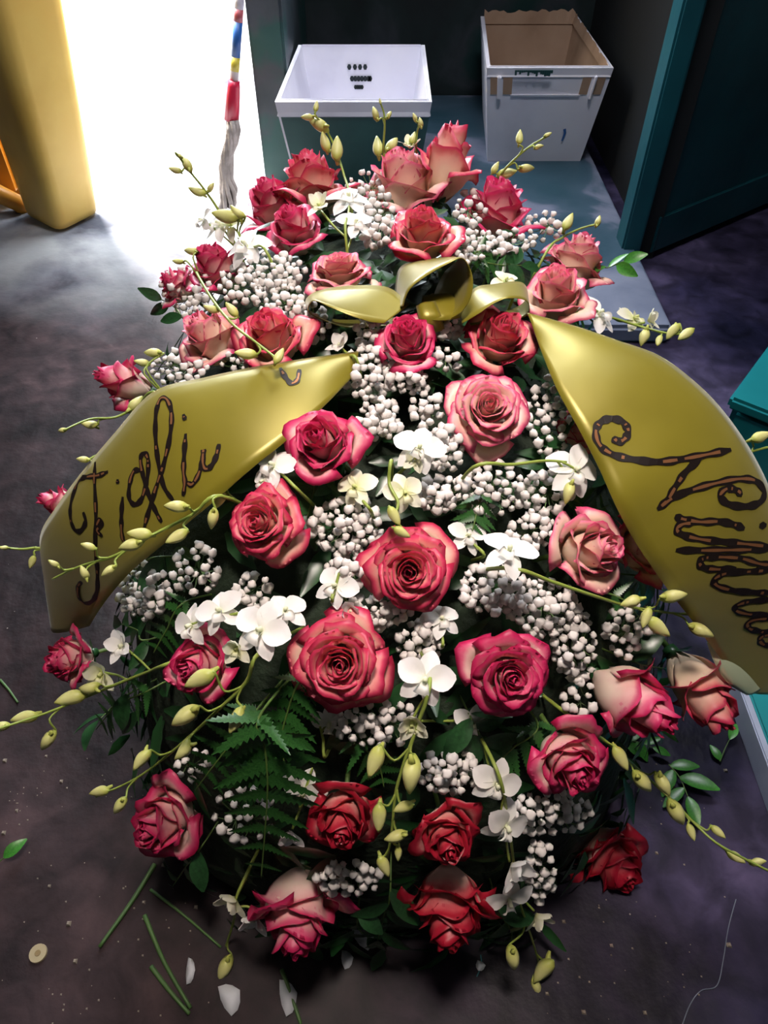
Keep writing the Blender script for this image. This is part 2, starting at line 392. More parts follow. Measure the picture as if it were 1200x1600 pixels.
# ------------------------------------------------------------------ mop leaning on the partition
M['wood'] = mat('pale_pole', (.55, .50, .50), .5)
M['red'] = mat('red_plastic', (.50, .015, .05), .35)
M['mop'] = noisy('grey_mop_cloth', [(.3, (.22, .19, .17)), (.7, (.46, .40, .37))], 25, .9, .4)
B0, TP = Vector((-.52, 2.37, 0)), Vector((-.385, 2.435, .636))
def mp(z): return (TP - B0) * (z / .636)
mop = empty('mop', B0); tag(mop, 'mop standing on its wet cloth with a red socket and pale pole', 'mop')
mb = MB(); mb.tube([mp(.34), mp(1.45)], .0125, .0125, 10); mb.build('pole', M['wood'], mop, True)
mb = MB(); mb.tube([mp(.27), mp(.335), mp(.36), mp(.375)], .0225, .016, 12); mb.build('socket', M['red'], mop, True)
for z0, z1, c in ((.40, .435, (.60, .48, .06)), (.435, .52, (.02, .10, .34)), (.52, .55, (.45, .10, .12)), (.55, .585, (.62, .58, .66))):
    mb = MB(); mb.tube([mp(z0), mp(z1)], .0132, .0132, 10); mb.build('pole_label', mat('label_print', c, .4), mop, True)
mb = MB()
for k in range(9):
    a = 2 * pi * k / 9; pts = []
    for i in range(9):
        z = .275 * (1 - i / 8); w = .013 + .006 * math.sin(i * 1.3 + k) + (.010 if i > 5 else 0)
        pts.append(mp(z) + Vector((math.cos(a + i * .25) * w + .006 * math.sin(i * 1.1), math.sin(a + i * .25) * w, .006 if i == 8 else 0)))
    mb.tube(pts, .0085, .0075, 6)
mb.build('mop_cloth', M['mop'], mop, True)

# ------------------------------------------------------------------ yellow post at the left
M['yellow'] = noisy('yellow_paint', [(.3, (.74, .46, .09)), (.5, (.84, .56, .13)), (.7, (.80, .48, .10))], 4, .45, .08)
M['orange'] = noisy('orange_paint', [(.3, (.62, .27, .03)), (.7, (.72, .34, .04))], 4, .45)
yp = empty('yellow_post', (-1.02, 2.31, 0)); tag(yp, 'wide yellow painted post at the left edge of the doorway', 'post')
O = Vector((-1.02, 2.31, 0)); ring = [(-1.17, 2.34), (-1.01, 2.205), (-.92, 2.35), (-1.05, 2.48)]
def post_ring(z, s=1.0):
    out = []; n = len(ring)
    for i in range(n):
        a, b, c = Vector((*ring[i - 1], 0)), Vector((*ring[i], 0)), Vector((*ring[(i + 1) % n], 0))
        for t in (0, .25, .5, .75, 1):
            p0 = b.lerp(a, .22); p1 = b.lerp(c, .22); p = p0.lerp(b, t).lerp(b.lerp(p1, t), t)
            fx = max(0, (p.x + 1.05) / .15) * .15 * z
            q = O + (p - O) * s; out.append(Vector((q.x + fx, q.y, z)) - O)
    return out
mb = MB(); V = []; zs = (.012, .03, .3, .7, 1.15, 1.6); n = 20
for i, z in enumerate(zs): V += post_ring(z, .975 if i == 0 else 1)
mb.add(V, [(i * n + j, i * n + (j + 1) % n, (i + 1) * n + (j + 1) % n, (i + 1) * n + j) for i in range(len(zs) - 1) for j in range(n)] + [tuple(range(n))[::-1], tuple((len(zs) - 1) * n + j for j in range(n))])
mb.build('shaft', M['yellow'], yp, True)
mb = MB(); mb.tube([Vector((-1.09, 2.36, 0)) - O, Vector((-1.09, 2.36, .02)) - O], .035, .035, 12); mb.build('foot', M['dirt'], yp)
mb = MB(); mb.box(-.36, -.16, .10, .16, .03, .62); mb.build('bracket', M['orange'], yp, bevel=.02)
mb = MB(); mb.tube([(-.40, .06, .10), (-.24, .04, .085), (-.17, .06, .03), (-.16, .07, .0)], .035, .022, 10); mb.build('bracket_foot', M['orange'], yp, True)

# ------------------------------------------------------------------ teal crates at the right edge
M['teal'] = noisy('teal_plastic', [(.3, (.004, .15, .17)), (.7, (.008, .22, .24))], 4, .4)
M['pale_rim'] = noisy('pale_blue_grey_rim', [(.3, (.20, .24, .33)), (.6, (.30, .34, .45)), (.7, (.34, .38, .5))], 7, .5, .1)
tb = empty('teal_platform', (.565, .40, 0)); tag(tb, 'low teal painted board with a pale grey edge, on the floor at the right', 'board')
mb = MB(); mb.box(.012, .22, -.45, .45, .004, .052); mb.build('board', M['teal'], tb, bevel=.003)
mb = MB(); mb.box(0, .012, -.45, .46, 0, .05); mb.build('edge_strip', M['pale_rim'], tb, bevel=.002)
mb = MB(); mb.box(.012, .22, .45, .46, 0, .05); mb.build('edge_strip', M['pale_rim'], tb, bevel=.002)
tb2 = empty('teal_box', (.90, 1.10, 0), (0, 0, math.radians(52))); tag(tb2, 'teal lidded box standing on the dark floor behind the teal board', 'box')
mb = MB(); mb.box(-.22, .22, -.18, .18, 0, .26); mb.build('body', M['teal'], tb2, bevel=.01)
mb = MB(); mb.box(-.23, .23, -.19, .19, .26, .285); mb.build('lid', M['teal'], tb2, bevel=.006)

# ------------------------------------------------------------------ foam mound under the flowers
core = empty('floral_foam_base', (MC.x, MC.y, 0)); tag(core, 'dark green foam mound packed with foliage, holding all the flowers', 'flower base')
V, F = [], []; nu, nv = 40, 18; CO = Vector((MC.x, MC.y, 0))
def mpoint(u, v, s=1.0):
    a = 2 * pi * u; e = v * pi / 2
    d = Vector((math.cos(a) * math.cos(e) * MA.x, math.sin(a) * math.cos(e) * MA.y, math.sin(e) * MA.z))
    k = (abs(d.x / MA.x) ** MP + abs(d.y / MA.y) ** MP + abs(d.z / MA.z) ** MP) ** (-1 / MP)
    d *= k * s
    return Vector((MC.x + d.x, MC.y + d.y, MC.z + d.z + MSH * d.y))
for i in range(nv + 1):
    for j in range(nu):
        p = mpoint(j / nu, i / nv, .93) + Vector((rnd.uniform(-1, 1), rnd.uniform(-1, 1), rnd.uniform(-1, 1))) * .008
        p.z = max(p.z, .05); V.append(p - CO)
k0 = len(V)
for j in range(nu):
    p = mpoint(j / nu, 0, .86); V.append(Vector((p.x, p.y, 0)) - CO)
for i in range(nv):
    for j in range(nu): F.append((i * nu + j, i * nu + (j + 1) % nu, (i + 1) * nu + (j + 1) % nu, (i + 1) * nu + j))
for j in range(nu): F.append((k0 + j, k0 + (j + 1) % nu, (j + 1) % nu, j))
obj('foam', mesh_from('foam', V, F), M['core'], core)
# loose filler leaves nobody could count
def leaf_v(L, w, droop=.15, fold=.25, n=5):
    V, F = [], []
    for i in range(n + 1):
        s = i / n; hw = w * math.sin(pi * min(1, (s * .94 + .03))) ** .8 * (1 - .25 * s); z = -droop * L * s * s
        V += [(-hw, L * s, z + hw * fold), (0, L * s, z), (hw, L * s, z + hw * fold)]
    for i in range(n):
        for k in (0, 1): F.append((i * 3 + k, i * 3 + k + 1, i * 3 + 4 + k, i * 3 + 3 + k))
    return V, F
mb = MB()
for i in range(1900):
    u, v = rnd.random(), rnd.random() ** 1.6 * .98 - .01
    p = mpoint(u, v, rnd.uniform(.90, .99)); n_ = mgrad(p)
    t = Vector((rnd.uniform(-1, 1), rnd.uniform(-1, 1), rnd.uniform(-1, .4))).normalized()
    y = (t - n_ * t.dot(n_) * .75).normalized(); R = frame((n_ - y * n_.dot(y)), y.cross(n_))
    lv, lf = leaf_v(rnd.uniform(.035, .07), rnd.uniform(.006, .012), rnd.uniform(-.1, .4), n=3)
    mb.add([p + R @ Vector(q) - CO for q in lv], lf)
o = mb.build('filler_foliage', M['leaf'], core, True); o['kind'] = 'stuff'

# ------------------------------------------------------------------ roses
def sm(a, b, x):
    t = min(1, max(0, (x - a) / (b - a))); return t * t * (3 - 2 * t)
def petal_mesh(R, zb, zt, phi, ang, flare, curl, point, seed, tuck=.08, na=11, ns=9, th=.007, wave=.03, lean=0.0, pale=0.0, guard=False):
    r_ = random.Random(seed); w1, w2, w3 = r_.uniform(0, 6), r_.uniform(0, 6), r_.uniform(-1, 1)
    P, A = [], []
    for i in range(ns + 1):
        s = i / ns
        for j in range(na):
            a = -1 + 2 * j / (na - 1)
            st = 1 - .20 * abs(a) ** 2.6 + wave * .8 * math.sin(a * 5 + w1)
            q = s * st
            wid = .38 + .62 * math.sin(pi / 2 * min(1, q / .55))
            f = a * phi * wid
            g = .12 + .88 * math.sin(pi / 2 * min(1, q / .58)) ** .9
            c = max(0, (s - .68) / .32)
            r = R * g * (1 + tuck * a) + flare * max(0, (q - .5) / .5) ** 1.6
            z = zb + (zt - zb) * q
            roll = curl * c ** 1.7 * (.5 + .7 * abs(a + .35 * w3)) 
            r += roll * 1.1; z -= roll * (.75 + .5 * c)
            r += wave * c * (math.sin(a * 4.0 + w2) + .5 * math.sin(a * 9.0 + w1)) + wave * .4 * math.sin(q * 5 + a * 3 + w1)
            tip = point * math.exp(-(a / .28) ** 2) * c ** 2; r += tip; z -= tip * .3
            x, y = r * math.cos(f), r * math.sin(f)
            # whole petal leaning back about its base
            if lean:
                cl, sl = math.cos(lean), math.sin(lean); zz = z - zb
                x, z = x * cl + zz * sl, zb + zz * cl - x * sl * .9
            X = x * math.cos(ang) - y * math.sin(ang); Y = x * math.sin(ang) + y * math.cos(ang)
            P.append(Vector((X, Y, z)))
            edge = max((.10 if guard else .35) * sm(.35, .8, s) + (.90 if guard else .65) * sm(.80, 1.0, s), .9 * sm(.72, 1.0, abs(a)) * sm(.25, .8, s))
            A.append(edge)
    n = (ns + 1) * na; N = []
    idx = lambda i, j: i * na + j
    for i in range(ns + 1):
        for j in range(na):
            du = P[idx(i, min(j + 1, na - 1))] - P[idx(i, max(j - 1, 0))]; dv = P[idx(min(i + 1, ns), j)] - P[idx(max(i - 1, 0), j)]
            c = du.cross(dv); N.append(c.normalized() if c.length > 1e-9 else Vector((0, 0, 1)))
    V = [p + N[k] * th * .5 * (1 - A[k] * .6) for k, p in enumerate(P)] + [p - N[k] * th * .5 * (1 - A[k] * .6) for k, p in enumerate(P)]
    F = []
    for i in range(ns):
        for j in range(na - 1):
            a, b, c, d = idx(i, j), idx(i, j + 1), idx(i + 1, j + 1), idx(i + 1, j)
            F.append((a, b, c, d)); F.append((n + d, n + c, n + b, n + a))
    bd = [idx(0, j) for j in range(na)] + [idx(i, na - 1) for i in range(1, ns + 1)] + [idx(ns, j) for j in range(na - 2, -1, -1)] + [idx(i, 0) for i in range(ns - 1, 0, -1)]
    for k in range(len(bd)): a, b = bd[k], bd[(k + 1) % len(bd)]; F.append((b, a, n + a, n + b))
    # outer (far from the axis) side is a little paler than the inner side
    o_out = [max(0, x * .92 + .02 - pale) for x in A]; o_in = [min(1, x * .90 + .09) for x in A]
    return mesh_from('petal', V, F, True, o_out + o_in)

def rose_proto(kind, seed):
    r_ = random.Random(seed); L = []
    if kind == 'open': N, tmax = 25, 1.0
    elif kind == 'half': N, tmax = 21, 1.0
    else: N, tmax = 13, 1.0
    ga = 2.3999
    for i in range(N):
        t = i / (N - 1); ang = i * ga + r_.uniform(-.25, .25)
        if kind == 'open':
            R = .085 + .66 * t ** .95; zt = .42 - .12 * t - .46 * max(0, t - .6) / .4 + r_.uniform(-.04, .04); zb = -.95 + .1 * (1 - t)
            phi = 2.6 - 1.75 * t ** .45; flare = -.05 + .26 * t ** 1.5; curl = .03 + .17 * t; point = .01 + .10 * t
        elif kind == 'half':
            R = .08 + .56 * t ** .9; zt = .60 - .08 * t - .62 * max(0, t - .42) / .58 + r_.uniform(-.05, .05); zb = -1.1 + .1 * (1 - t)
            phi = 2.5 - 1.5 * t ** .5; flare = -.08 + .20 * t ** 2; curl = .02 + .17 * t ** 1.3; point = .01 + .10 * t
        else:
            R = .07 + .50 * t ** .9; zt = .95 - .10 * t - .62 * max(0, t - .5) / .5 + r_.uniform(-.05, .05); zb = -1.15 + .1 * (1 - t)
            phi = 2.4 - 1.2 * t ** .5; flare = -.14 + .20 * t ** 2; curl = .02 + .15 * t ** 2; point = .01 + .09 * t
        L.append(petal_mesh(R, zb, zt, phi, ang, flare, curl, point, seed * 100 + i, tuck=.16 - .08 * t, wave=.018 + .045 * t, pale=.05 * t))
    # guard petals falling back; the first one lies along local +X
    G = []
    spec = {'open': ((0, .72, .6), (2.2, .45, .55), (4.1, .35, .5)), 'half': ((0, .42, .4), (2.4, .15, .4), (4.3, .2, .35)), 'bud': ((0, .16, .3), (3.0, .1, .25))}[kind]
    for k, (a, lean, fl_) in enumerate(spec):
        R = {'open': .66, 'half': .58, 'bud': .52}[kind]
        G.append(petal_mesh(R, -.95, .05 if kind == 'open' else .25, .95, a, fl_ * .35, .22, .12, seed * 100 + 60 + k, wave=.05, lean=lean * .8, pale=.06, guard=True))
    # calyx and stem
    mb = MB()
    for k in range(5):
        a = 2 * pi * k / 5 + .3; lv, lf = leaf_v(.55, .10, 0, .2, 4)
        Q = Matrix.Rotation(a, 3, 'Z')
        mb.add([Q @ Vector((v[0], .10 + v[1] * .75, -1.12 + v[1] * (.55 if k % 2 else .15) + v[2])) for v in lv], lf)
    mb.tube([(0, 0, -1.25), (0, 0, -1.12), (0, 0, -.98)], .16, .2, 10)
    cal = mesh_from('calyx', mb.v, mb.f)
    mb = MB(); mb.tube([(0, 0, -1.2), (.02, .02, -1.8), (0, .05, -2.6)], .07, .075, 7); st = mesh_from('stem', mb.v, mb.f)
    return L, G, cal, st
PROTO = {}
for k, kind in enumerate(('open', 'half', 'bud')):
    PROTO[kind] = [rose_proto(kind, 11 + 7 * k + s) for s in range(4)]
bm = bmesh.new(); bmesh.ops.create_icosphere(bm, subdivisions=1, radius=1)
DROP = [v.co.copy() for v in bm.verts]; DROPF = [tuple(v.index for v in f.verts) for f in bm.faces]; bm.free()
M['water'] = mat('water', (1, 1, 1), .03, **{'Transmission Weight': .9, 'IOR': 1.33})
_rc = [0]
def rose(px, py, w, axis, kind, m, label, ga=(0, -1), lift=.03, depth=None, guards=3, seed=None, wet=0):
    """w: apparent width in the photograph; axis, ga: (right, up, towards the camera)"""
    d = (D(px, py) - lift) if depth is None else depth
    P = at(px, py, d); size = w * d / FPX / 2.0
    side = axis[2] < .7      # seen from the side: the cup is narrower than the open face
    size /= {'open': 1.14, 'half': .74 if side else .92, 'bud': .66}[kind]
    ax = screen_dir(*axis)
    R = frame(ax, screen_dir(ga[0], ga[1], .15))
    off = {'open': .15, 'half': -.05, 'bud': -.15}[kind]
    root = empty('rose', P - ax * (off * size)); root.rotation_euler = R.to_euler(); root.scale = (size,) * 3
    tag(root, label, 'rose', 'roses of the funeral spray')
    L, G, cal, st = PROTO[kind][(_rc[0] if seed is None else seed) % 4]; _rc[0] += 1
    for me in L + G[:guards]: obj('petal', me, M[m], root, True)
    obj('calyx', cal, M['leaf'], root); obj('stem', st, M['stem'], root)
    if wet:
        r_ = random.Random(int(px)); mb = MB(); src = L[-9:] + G[:guards]
        for _ in range(wet):
            me = r_.choice(src); v = me.vertices[r_.randrange(len(me.vertices) // 2)].co
            if v.z < -.5: continue
            q = r_.uniform(.010, .024); mb.add([v + DROP[i] * q for i in range(len(DROP))], DROPF)
        mb.build('water_drops', M['water'], root, True)['kind'] = 'stuff'
    return root
P_, C_, DP, RD = 'rose_pale', 'rose_coral', 'rose_deep', 'rose_red'
ROSES = [
 # px, py, w, axis(right, up, toward), kind, material, guard dir, lift, guards, label
 (485, 280, 98, (-.15, .85, .50), 'half', C_, (.8, -.6), .02, 3, 'pink and cream rose topmost on the left, below the budded orchid tip'),
 (424, 312, 80, (-.45, .65, .60), 'half', DP, (-.6, -.6), .02, 2, 'deep pink rose tucked behind another, nearest the mop'),
 (457, 352, 92, (-.25, .60, .75), 'half', DP, (.5, -.8), .04, 2, 'deep pink rose in front of the one nearest the mop'),
 (526, 408, 112, (-.12, .78, .62), 'open', P_, (.9, -.35), .04, 3, 'pale pink rose with torn outer petals, just behind the left bow loop'),
 (628, 282, 108, (-.05, .80, .58), 'half', P_, (-.5, -.8), .02, 2, 'cream sided pink rimmed rose at the top centre'),
 (697, 262, 80, (.25, .88, .40), 'bud', C_, (.5, -.85), .00, 2, 'tall cream and pink rose topmost of the spray, in front of the crates'),
 (660, 358, 104, (-.15, .58, .80), 'half', C_, (.95, -.2), .05, 3, 'coral pink rose standing right behind the tall bow loop'),
 (778, 322, 98, (.12, .80, .56), 'half', DP, (.7, -.7), .03, 2, 'round pink rose with closed cup, under the white crate'),
 (905, 402, 84, (.35, .78, .50), 'half', P_, (.8, -.6), .02, 2, 'pale rose farthest right at the back, beside bright green leaves'),
 (870, 452, 108, (-.12, .62, .75), 'half', P_, (.6, -.8), .05, 3, 'peach pink rose behind the right ribbon, in front of a paler one'),
 (334, 412, 74, (-.30, .66, .62), 'half', DP, (-.4, -.8), .02, 2, 'deep pink rose at the upper left edge behind a green twig'),
 (272, 442, 52, (-.70, .50, .50), 'half', DP, (-.6, -.8), .02, 2, 'small crimson rose almost hidden by baby\'s breath on the far left'),
 (322, 522, 86, (-.50, .55, .66), 'half', P_, (.3, -.9), .03, 3, 'pale pink rose left above the lettered ribbon, next to a larger coral one'),
 (420, 522, 112, (-.25, .45, .85), 'half', C_, (.8, .3), .05, 3, 'coral rose touching the upper edge of the left ribbon'),
 (636, 527, 96, (-.05, .50, .86), 'half', DP, (.2, -.9), .05, 2, 'deep pink rose just under the tall bow loop, facing up'),
 (784, 522, 104, (.15, .46, .86), 'half', C_, (-.6, -.7), .05, 3, 'coral pink rose where the right ribbon leaves the bow'),
 (766, 632, 132, (.05, .22, .97), 'open', P_, (.0, -1), .06, 3, 'large pale salmon rose wide open, with one petal hanging below'),
 (500, 690, 114, (-.25, .26, .93), 'half', DP, (.9, .1), .06, 3, 'magenta rose close to the right end of the lettered left ribbon'),
 (400, 815, 126, (-.35, .12, .92), 'open', C_, (.6, -.8), .07, 3, 'wet coral rose with a broad petal hanging at its lower right, below the left ribbon'),
 (640, 895, 146, (-.03, -.02, 1), 'open', C_, (.75, .55), .06, 2, 'coral red rose at the very centre of the spray with spiral heart'),
 (930, 858, 122, (.48, .16, .86), 'half', P_, (-.8, .3), .07, 3, 'salmon rose beside the right ribbon, its heart turned to the right'),
 (1012, 848, 84, (.60, .30, .62), 'half', C_, (.5, -.8), .05, 2, 'coral rose half hidden under the right ribbon edge'),
 (905, 668, 66, (.40, .40, .75), 'half', C_, (.5, -.8), .01, 2, 'shaded orange red rose under the right ribbon, above the curled lettering'),
 (530, 1040, 160, (-.03, .02, 1), 'open', C_, (-.9, -.1), .07, 3, 'largest rose of all, cream coral spiral facing up below the centre'),
 (802, 1062, 138, (.10, -.08, 1), 'open', DP, (-.85, .35), .07, 3, 'crimson open rose with a long cream petal at its left'),
 (985, 1090, 98, (.60, -.42, .68), 'bud', DP, (.2, .9), .04, 2, 'plump pink rosebud pointing right, left of another bud'),
 (1092, 1074, 92, (.40, -.70, .58), 'bud', C_, (-.5, .8), .06, 2, 'peach and red rosebud under the rolled ribbon end'),
 (895, 1195, 122, (.20, -.36, .90), 'half', DP, (.3, .9), .06, 3, 'red and white rose at the right, beside the long trailing orchid twig'),
 (962, 1352, 116, (.42, -.42, .80), 'half', RD, (-.3, -.9), -.02, 3, 'dark red rose lowest at the right, over bare floor'),
 (700, 1312, 104, (.12, -.30, .94), 'half', RD, (.7, .7), .05, 2, 'dark red rose right of the hanging green buds, above another'),
 (702, 1432, 110, (-.02, -.80, .60), 'half', RD, (-.5, -.8), .05, 2, 'shadowed red rose at the bottom, directly beneath a darker one'),
 (465, 1440, 116, (-.02, -.80, .60), 'half', DP, (.85, -.1), .05, 3, 'crimson rose pointing down at the bottom, by white orchid petals'),
 (535, 1285, 112, (-.05, -.42, .90), 'half', RD, (0, 1), .05, 3, 'red rose with one upright cream petal, left of hanging buds'),
 (250, 1288, 120, (-.45, -.10, .88), 'half', DP, (.1, .95), .05, 3, 'crimson and white rose at the lower left, over the floor'),
 (308, 1042, 106, (-.35, -.05, .94), 'half', DP, (.4, .8), .06, 3, 'pink striped rose behind a green bud, under the white orchids'),
 (100, 1030, 84, (-.62, -.05, .75), 'half', DP, (.5, .8), .0, 3, 'small ruffled red rose farthest left, under the left ribbon tip'),
 (196, 598, 60, (-.75, .25, .60), 'bud', DP, (-.7, -.5), .0, 2, 'closed magenta rosebud left of the ribbon fold'),
 (94, 786, 42, (-.85, .25, .45), 'bud', DP, (-.3, -.9), .0, 2, 'little pink rosebud peeping out behind the left ribbon'),
]
for px, py, w, ax, kind, m, ga, lift, g, label in ROSES:
    rose(px, py, w, ax, kind, m, label, ga, lift, None, g, wet=36 if 780 < py < 1300 and px < 950 else 0)

# ------------------------------------------------------------------ orchid blossoms, buds and stems
def tepal_mesh(L, w, cup, droop, tipw, seed):
    r_ = random.Random(seed); V, A, F = [], [], []; n, k = 7, 5
    for i in range(n + 1):
        s = i / n; hw = w * (math.sin(pi * min(1, s * .93 + .05)) ** .75) * (1 + tipw * (s - .5))
        for j in range(k):
            a = -1 + 2 * j / (k - 1)
            V.append(Vector((hw * a, L * s, cup * hw * a * a - droop * L * s * s + .025 * math.sin(s * 7 + a * 3 + seed)))); A.append(min(1, .1 + s * 1.3))
    for i in range(n):
        for j in range(k - 1): F.append((i * k + j, i * k + j + 1, (i + 1) * k + j + 1, (i + 1) * k + j))
    return mesh_from('tepal', V, F, True, A)
TEP = [tepal_mesh(1.0, .34, .18, .10, .3, 1), tepal_mesh(1.0, .44, .22, .22, .5, 2), tepal_mesh(.95, .30, .15, .30, .2, 3), tepal_mesh(.9, .36, .3, -.25, .3, 4)]
mb = MB(); k, n = 8, 6
for i in range(n + 1):
    s = i / n
    for j in range(k):
        a = -1.9 + 3.8 * j / (k - 1); r = .10 + .17 * s + .05 * s * math.sin(j * 1.7)
        mb.v.append(Vector((r * math.sin(a), -.05 - .40 * s - r * .3 * math.cos(a), .10 + .26 * math.sin(s * 2.4) - r * .55 * math.cos(a)))); mb.a.append(.15 + .6 * s)
for i in range(n):
    for j in range(k - 1): mb.f.append((i * k + j, i * k + j + 1, (i + 1) * k + j + 1, (i + 1) * k + j))
c = MB(); c.tube([(0, 0, 0), (0, .02, .14), (0, -.06, .30)], .07, .09, 7)
mb.add(c.v, c.f, [.1] * len(c.v)); LIP = mesh_from('lip', mb.v, mb.f, True, mb.a)
def blossom(parent, P, ax, updir, r, m, r_, half=False):
    b = obj('blossom', LIP, m, parent, True)
    R = frame(ax, updir.cross(ax))
    b.matrix_local = Matrix.Translation(P) @ R.to_4x4() @ Matrix.Scale(r, 4)
    for a, t, tilt in ((0, 0, -.1), (70, 1, .0), (-70, 1, .0), (142, 2, -.15), (-142, 2, -.15)):
        q = obj('petal', TEP[3 if (half and t < 2) else t], m, b, True)
        q.matrix_local = Matrix.Rotation(math.radians(a + r_.uniform(-8, 8)), 4, 'Z') @ Matrix.Rotation(tilt + (r_.uniform(.5, .9) if half else r_.uniform(-.15, .35)), 4, 'X')
    return b
def bud_mesh(seed):
    V, F, A = [], [], []; n, k = 8, 8; r_ = random.Random(seed)
    for i in range(n + 1):
        s = i / n; r = .24 * math.sin(pi * (s ** .82 * .94 + .04)) ** .8
        bend = .10 * math.sin(s * 3) 
        for j in range(k):
            a = 2 * pi * j / k; rr = r * (1 + .06 * math.cos(3 * a))
            V.append(Vector((rr * math.cos(a) + bend, rr * math.sin(a), s))); A.append(.15 + .75 * math.sin(s * pi * .85))
    for i in range(n):
        for j in range(k): F.append((i * k + j, i * k + (j + 1) % k, (i + 1) * k + (j + 1) % k, (i + 1) * k + j))
    F.append(tuple(range(k))[::-1]); F.append(tuple(n * k + j for j in range(k)))
    # little spur (mentum) near the base
    c = MB(); c.tube([(.12, 0, .22), (.27, 0, .10), (.36, 0, -.03)], .12, .05, 6); q = len(V)
    V += c.v; F += [tuple(i + q for i in f) for f in c.f]; A += [.3] * len(c.v)
    return mesh_from('bud', V, F, True, A)
BUD = [bud_mesh(1), bud_mesh(2)]
def orchid(label, path, buds=(), blossoms=(), lift=.05, cream=False, depth=None, group='white orchid stems of the funeral spray', thick=.0021):
    """path: [(px, py)] or [(px, py, depth)] from the mound outwards; buds: (px, py, length px, screen angle, base px/py implied);
    blossoms: (px, py, w, axis, cream?, half?)"""
    r_ = random.Random(hash(label[:6]) & 0 or len(label) * 31 + int(path[0][0]))
    def pt(q, extra=0.0):
        x, y = q[0], q[1]
        if len(q) > 2 and q[2] is not None: d = q[2]
        elif depth is not None: d = depth
        else: d = D(x, y) - lift
        return at(x, y, d - extra)
    if depth is None:       # depth smoothed along the stem, so it does not follow every dent of the mound
        ds = [(q[2] if len(q) > 2 else D(q[0], q[1]) - lift) for q in path]
        for _ in range(2): ds = [ds[0]] + [(ds[i - 1] + 2 * ds[i] + ds[i + 1]) / 4 for i in range(1, len(ds) - 1)] + [ds[-1]]
        P3 = [at(q[0], q[1], d) for q, d in zip(path, ds)]
    else: P3 = [pt(q) for q in path]
    root0 = P3[0] - CF * -.10 if False else P3[0] + (Vector((MC.x, MC.y, .15)) - P3[0]) * .22
    line = catmull([root0] + P3, 6)
    t = empty('orchid_stem', root0); tag(t, label, 'orchid', group)
    O = root0
    mb = MB(); mb.tube([p - O for p in line], thick, thick * .55, 6)
    pix = [topx(p) for p in line]
    def nearest(x, y, back=0):
        i = min(range(6, len(line)), key=lambda i: (pix[i][0] - x) ** 2 + (pix[i][1] - y) ** 2); return max(i - back, 3)
    for b in buds:
        x, y, ln, ang = b[:4]; a = math.radians(ang)
        i = nearest(x - math.cos(a) * ln * .5, y + math.sin(a) * ln * .5, 2)
        S = line[i]; dep = (S - CP).dot(CF) - .008
        base = at(x - math.cos(a) * ln * .5, y + math.sin(a) * ln * .5, dep); tipp = at(x + math.cos(a) * ln * .5, y - math.sin(a) * ln * .5, dep - r_.uniform(-.004, .008))
        sd = (line[min(i + 1, len(line) - 1)] - line[i - 1]).normalized(); L = (base - S).length
        mid = S + sd * L * .55 + (base - S) * .35
        mb.tube([p - O for p in catmull([S, mid, base, base.lerp(tipp, .12)], 4)], thick * .55, thick * .6, 5)
        z = tipp - base; R = frame(z, r_.choice((-1, 1)) * CF.cross(z) + CF * r_.uniform(-.6, .6))
        o = obj('bud', BUD[r_.randint(0, 1)], M['bud'], t, True)
        o.matrix_local = Matrix.Translation(base - O) @ R.to_4x4() @ Matrix.Diagonal((z.length * 1.05, z.length * 1.05, z.length, 1))
    for b in blossoms:
        x, y, w, ax = b[:4]; m = M['orchid_cream'] if (len(b) > 4 and b[4]) else M['orchid_white']; half = len(b) > 5 and b[5]
        i = nearest(x, y, 3); S = line[i]
        dep = D(x, y) - lift if depth is None else depth
        dep = min(dep, (S - CP).dot(CF) + .03)
        p = at(x, y, dep); axv = screen_dir(*ax)
        mb.tube([q - O for q in catmull([S, S.lerp(p, .5) - axv * .006, p - axv * .004], 4)], thick * .6, thick * .7, 5)
        up = screen_dir(math.sin(r_.uniform(-.5, .5)), 1, .1)
        blossom(t, p - O, axv, up, w * dep / FPX * .52, m, r_, half)
    mb.build('stem', M['orchid_stem'], t, True)
    return t
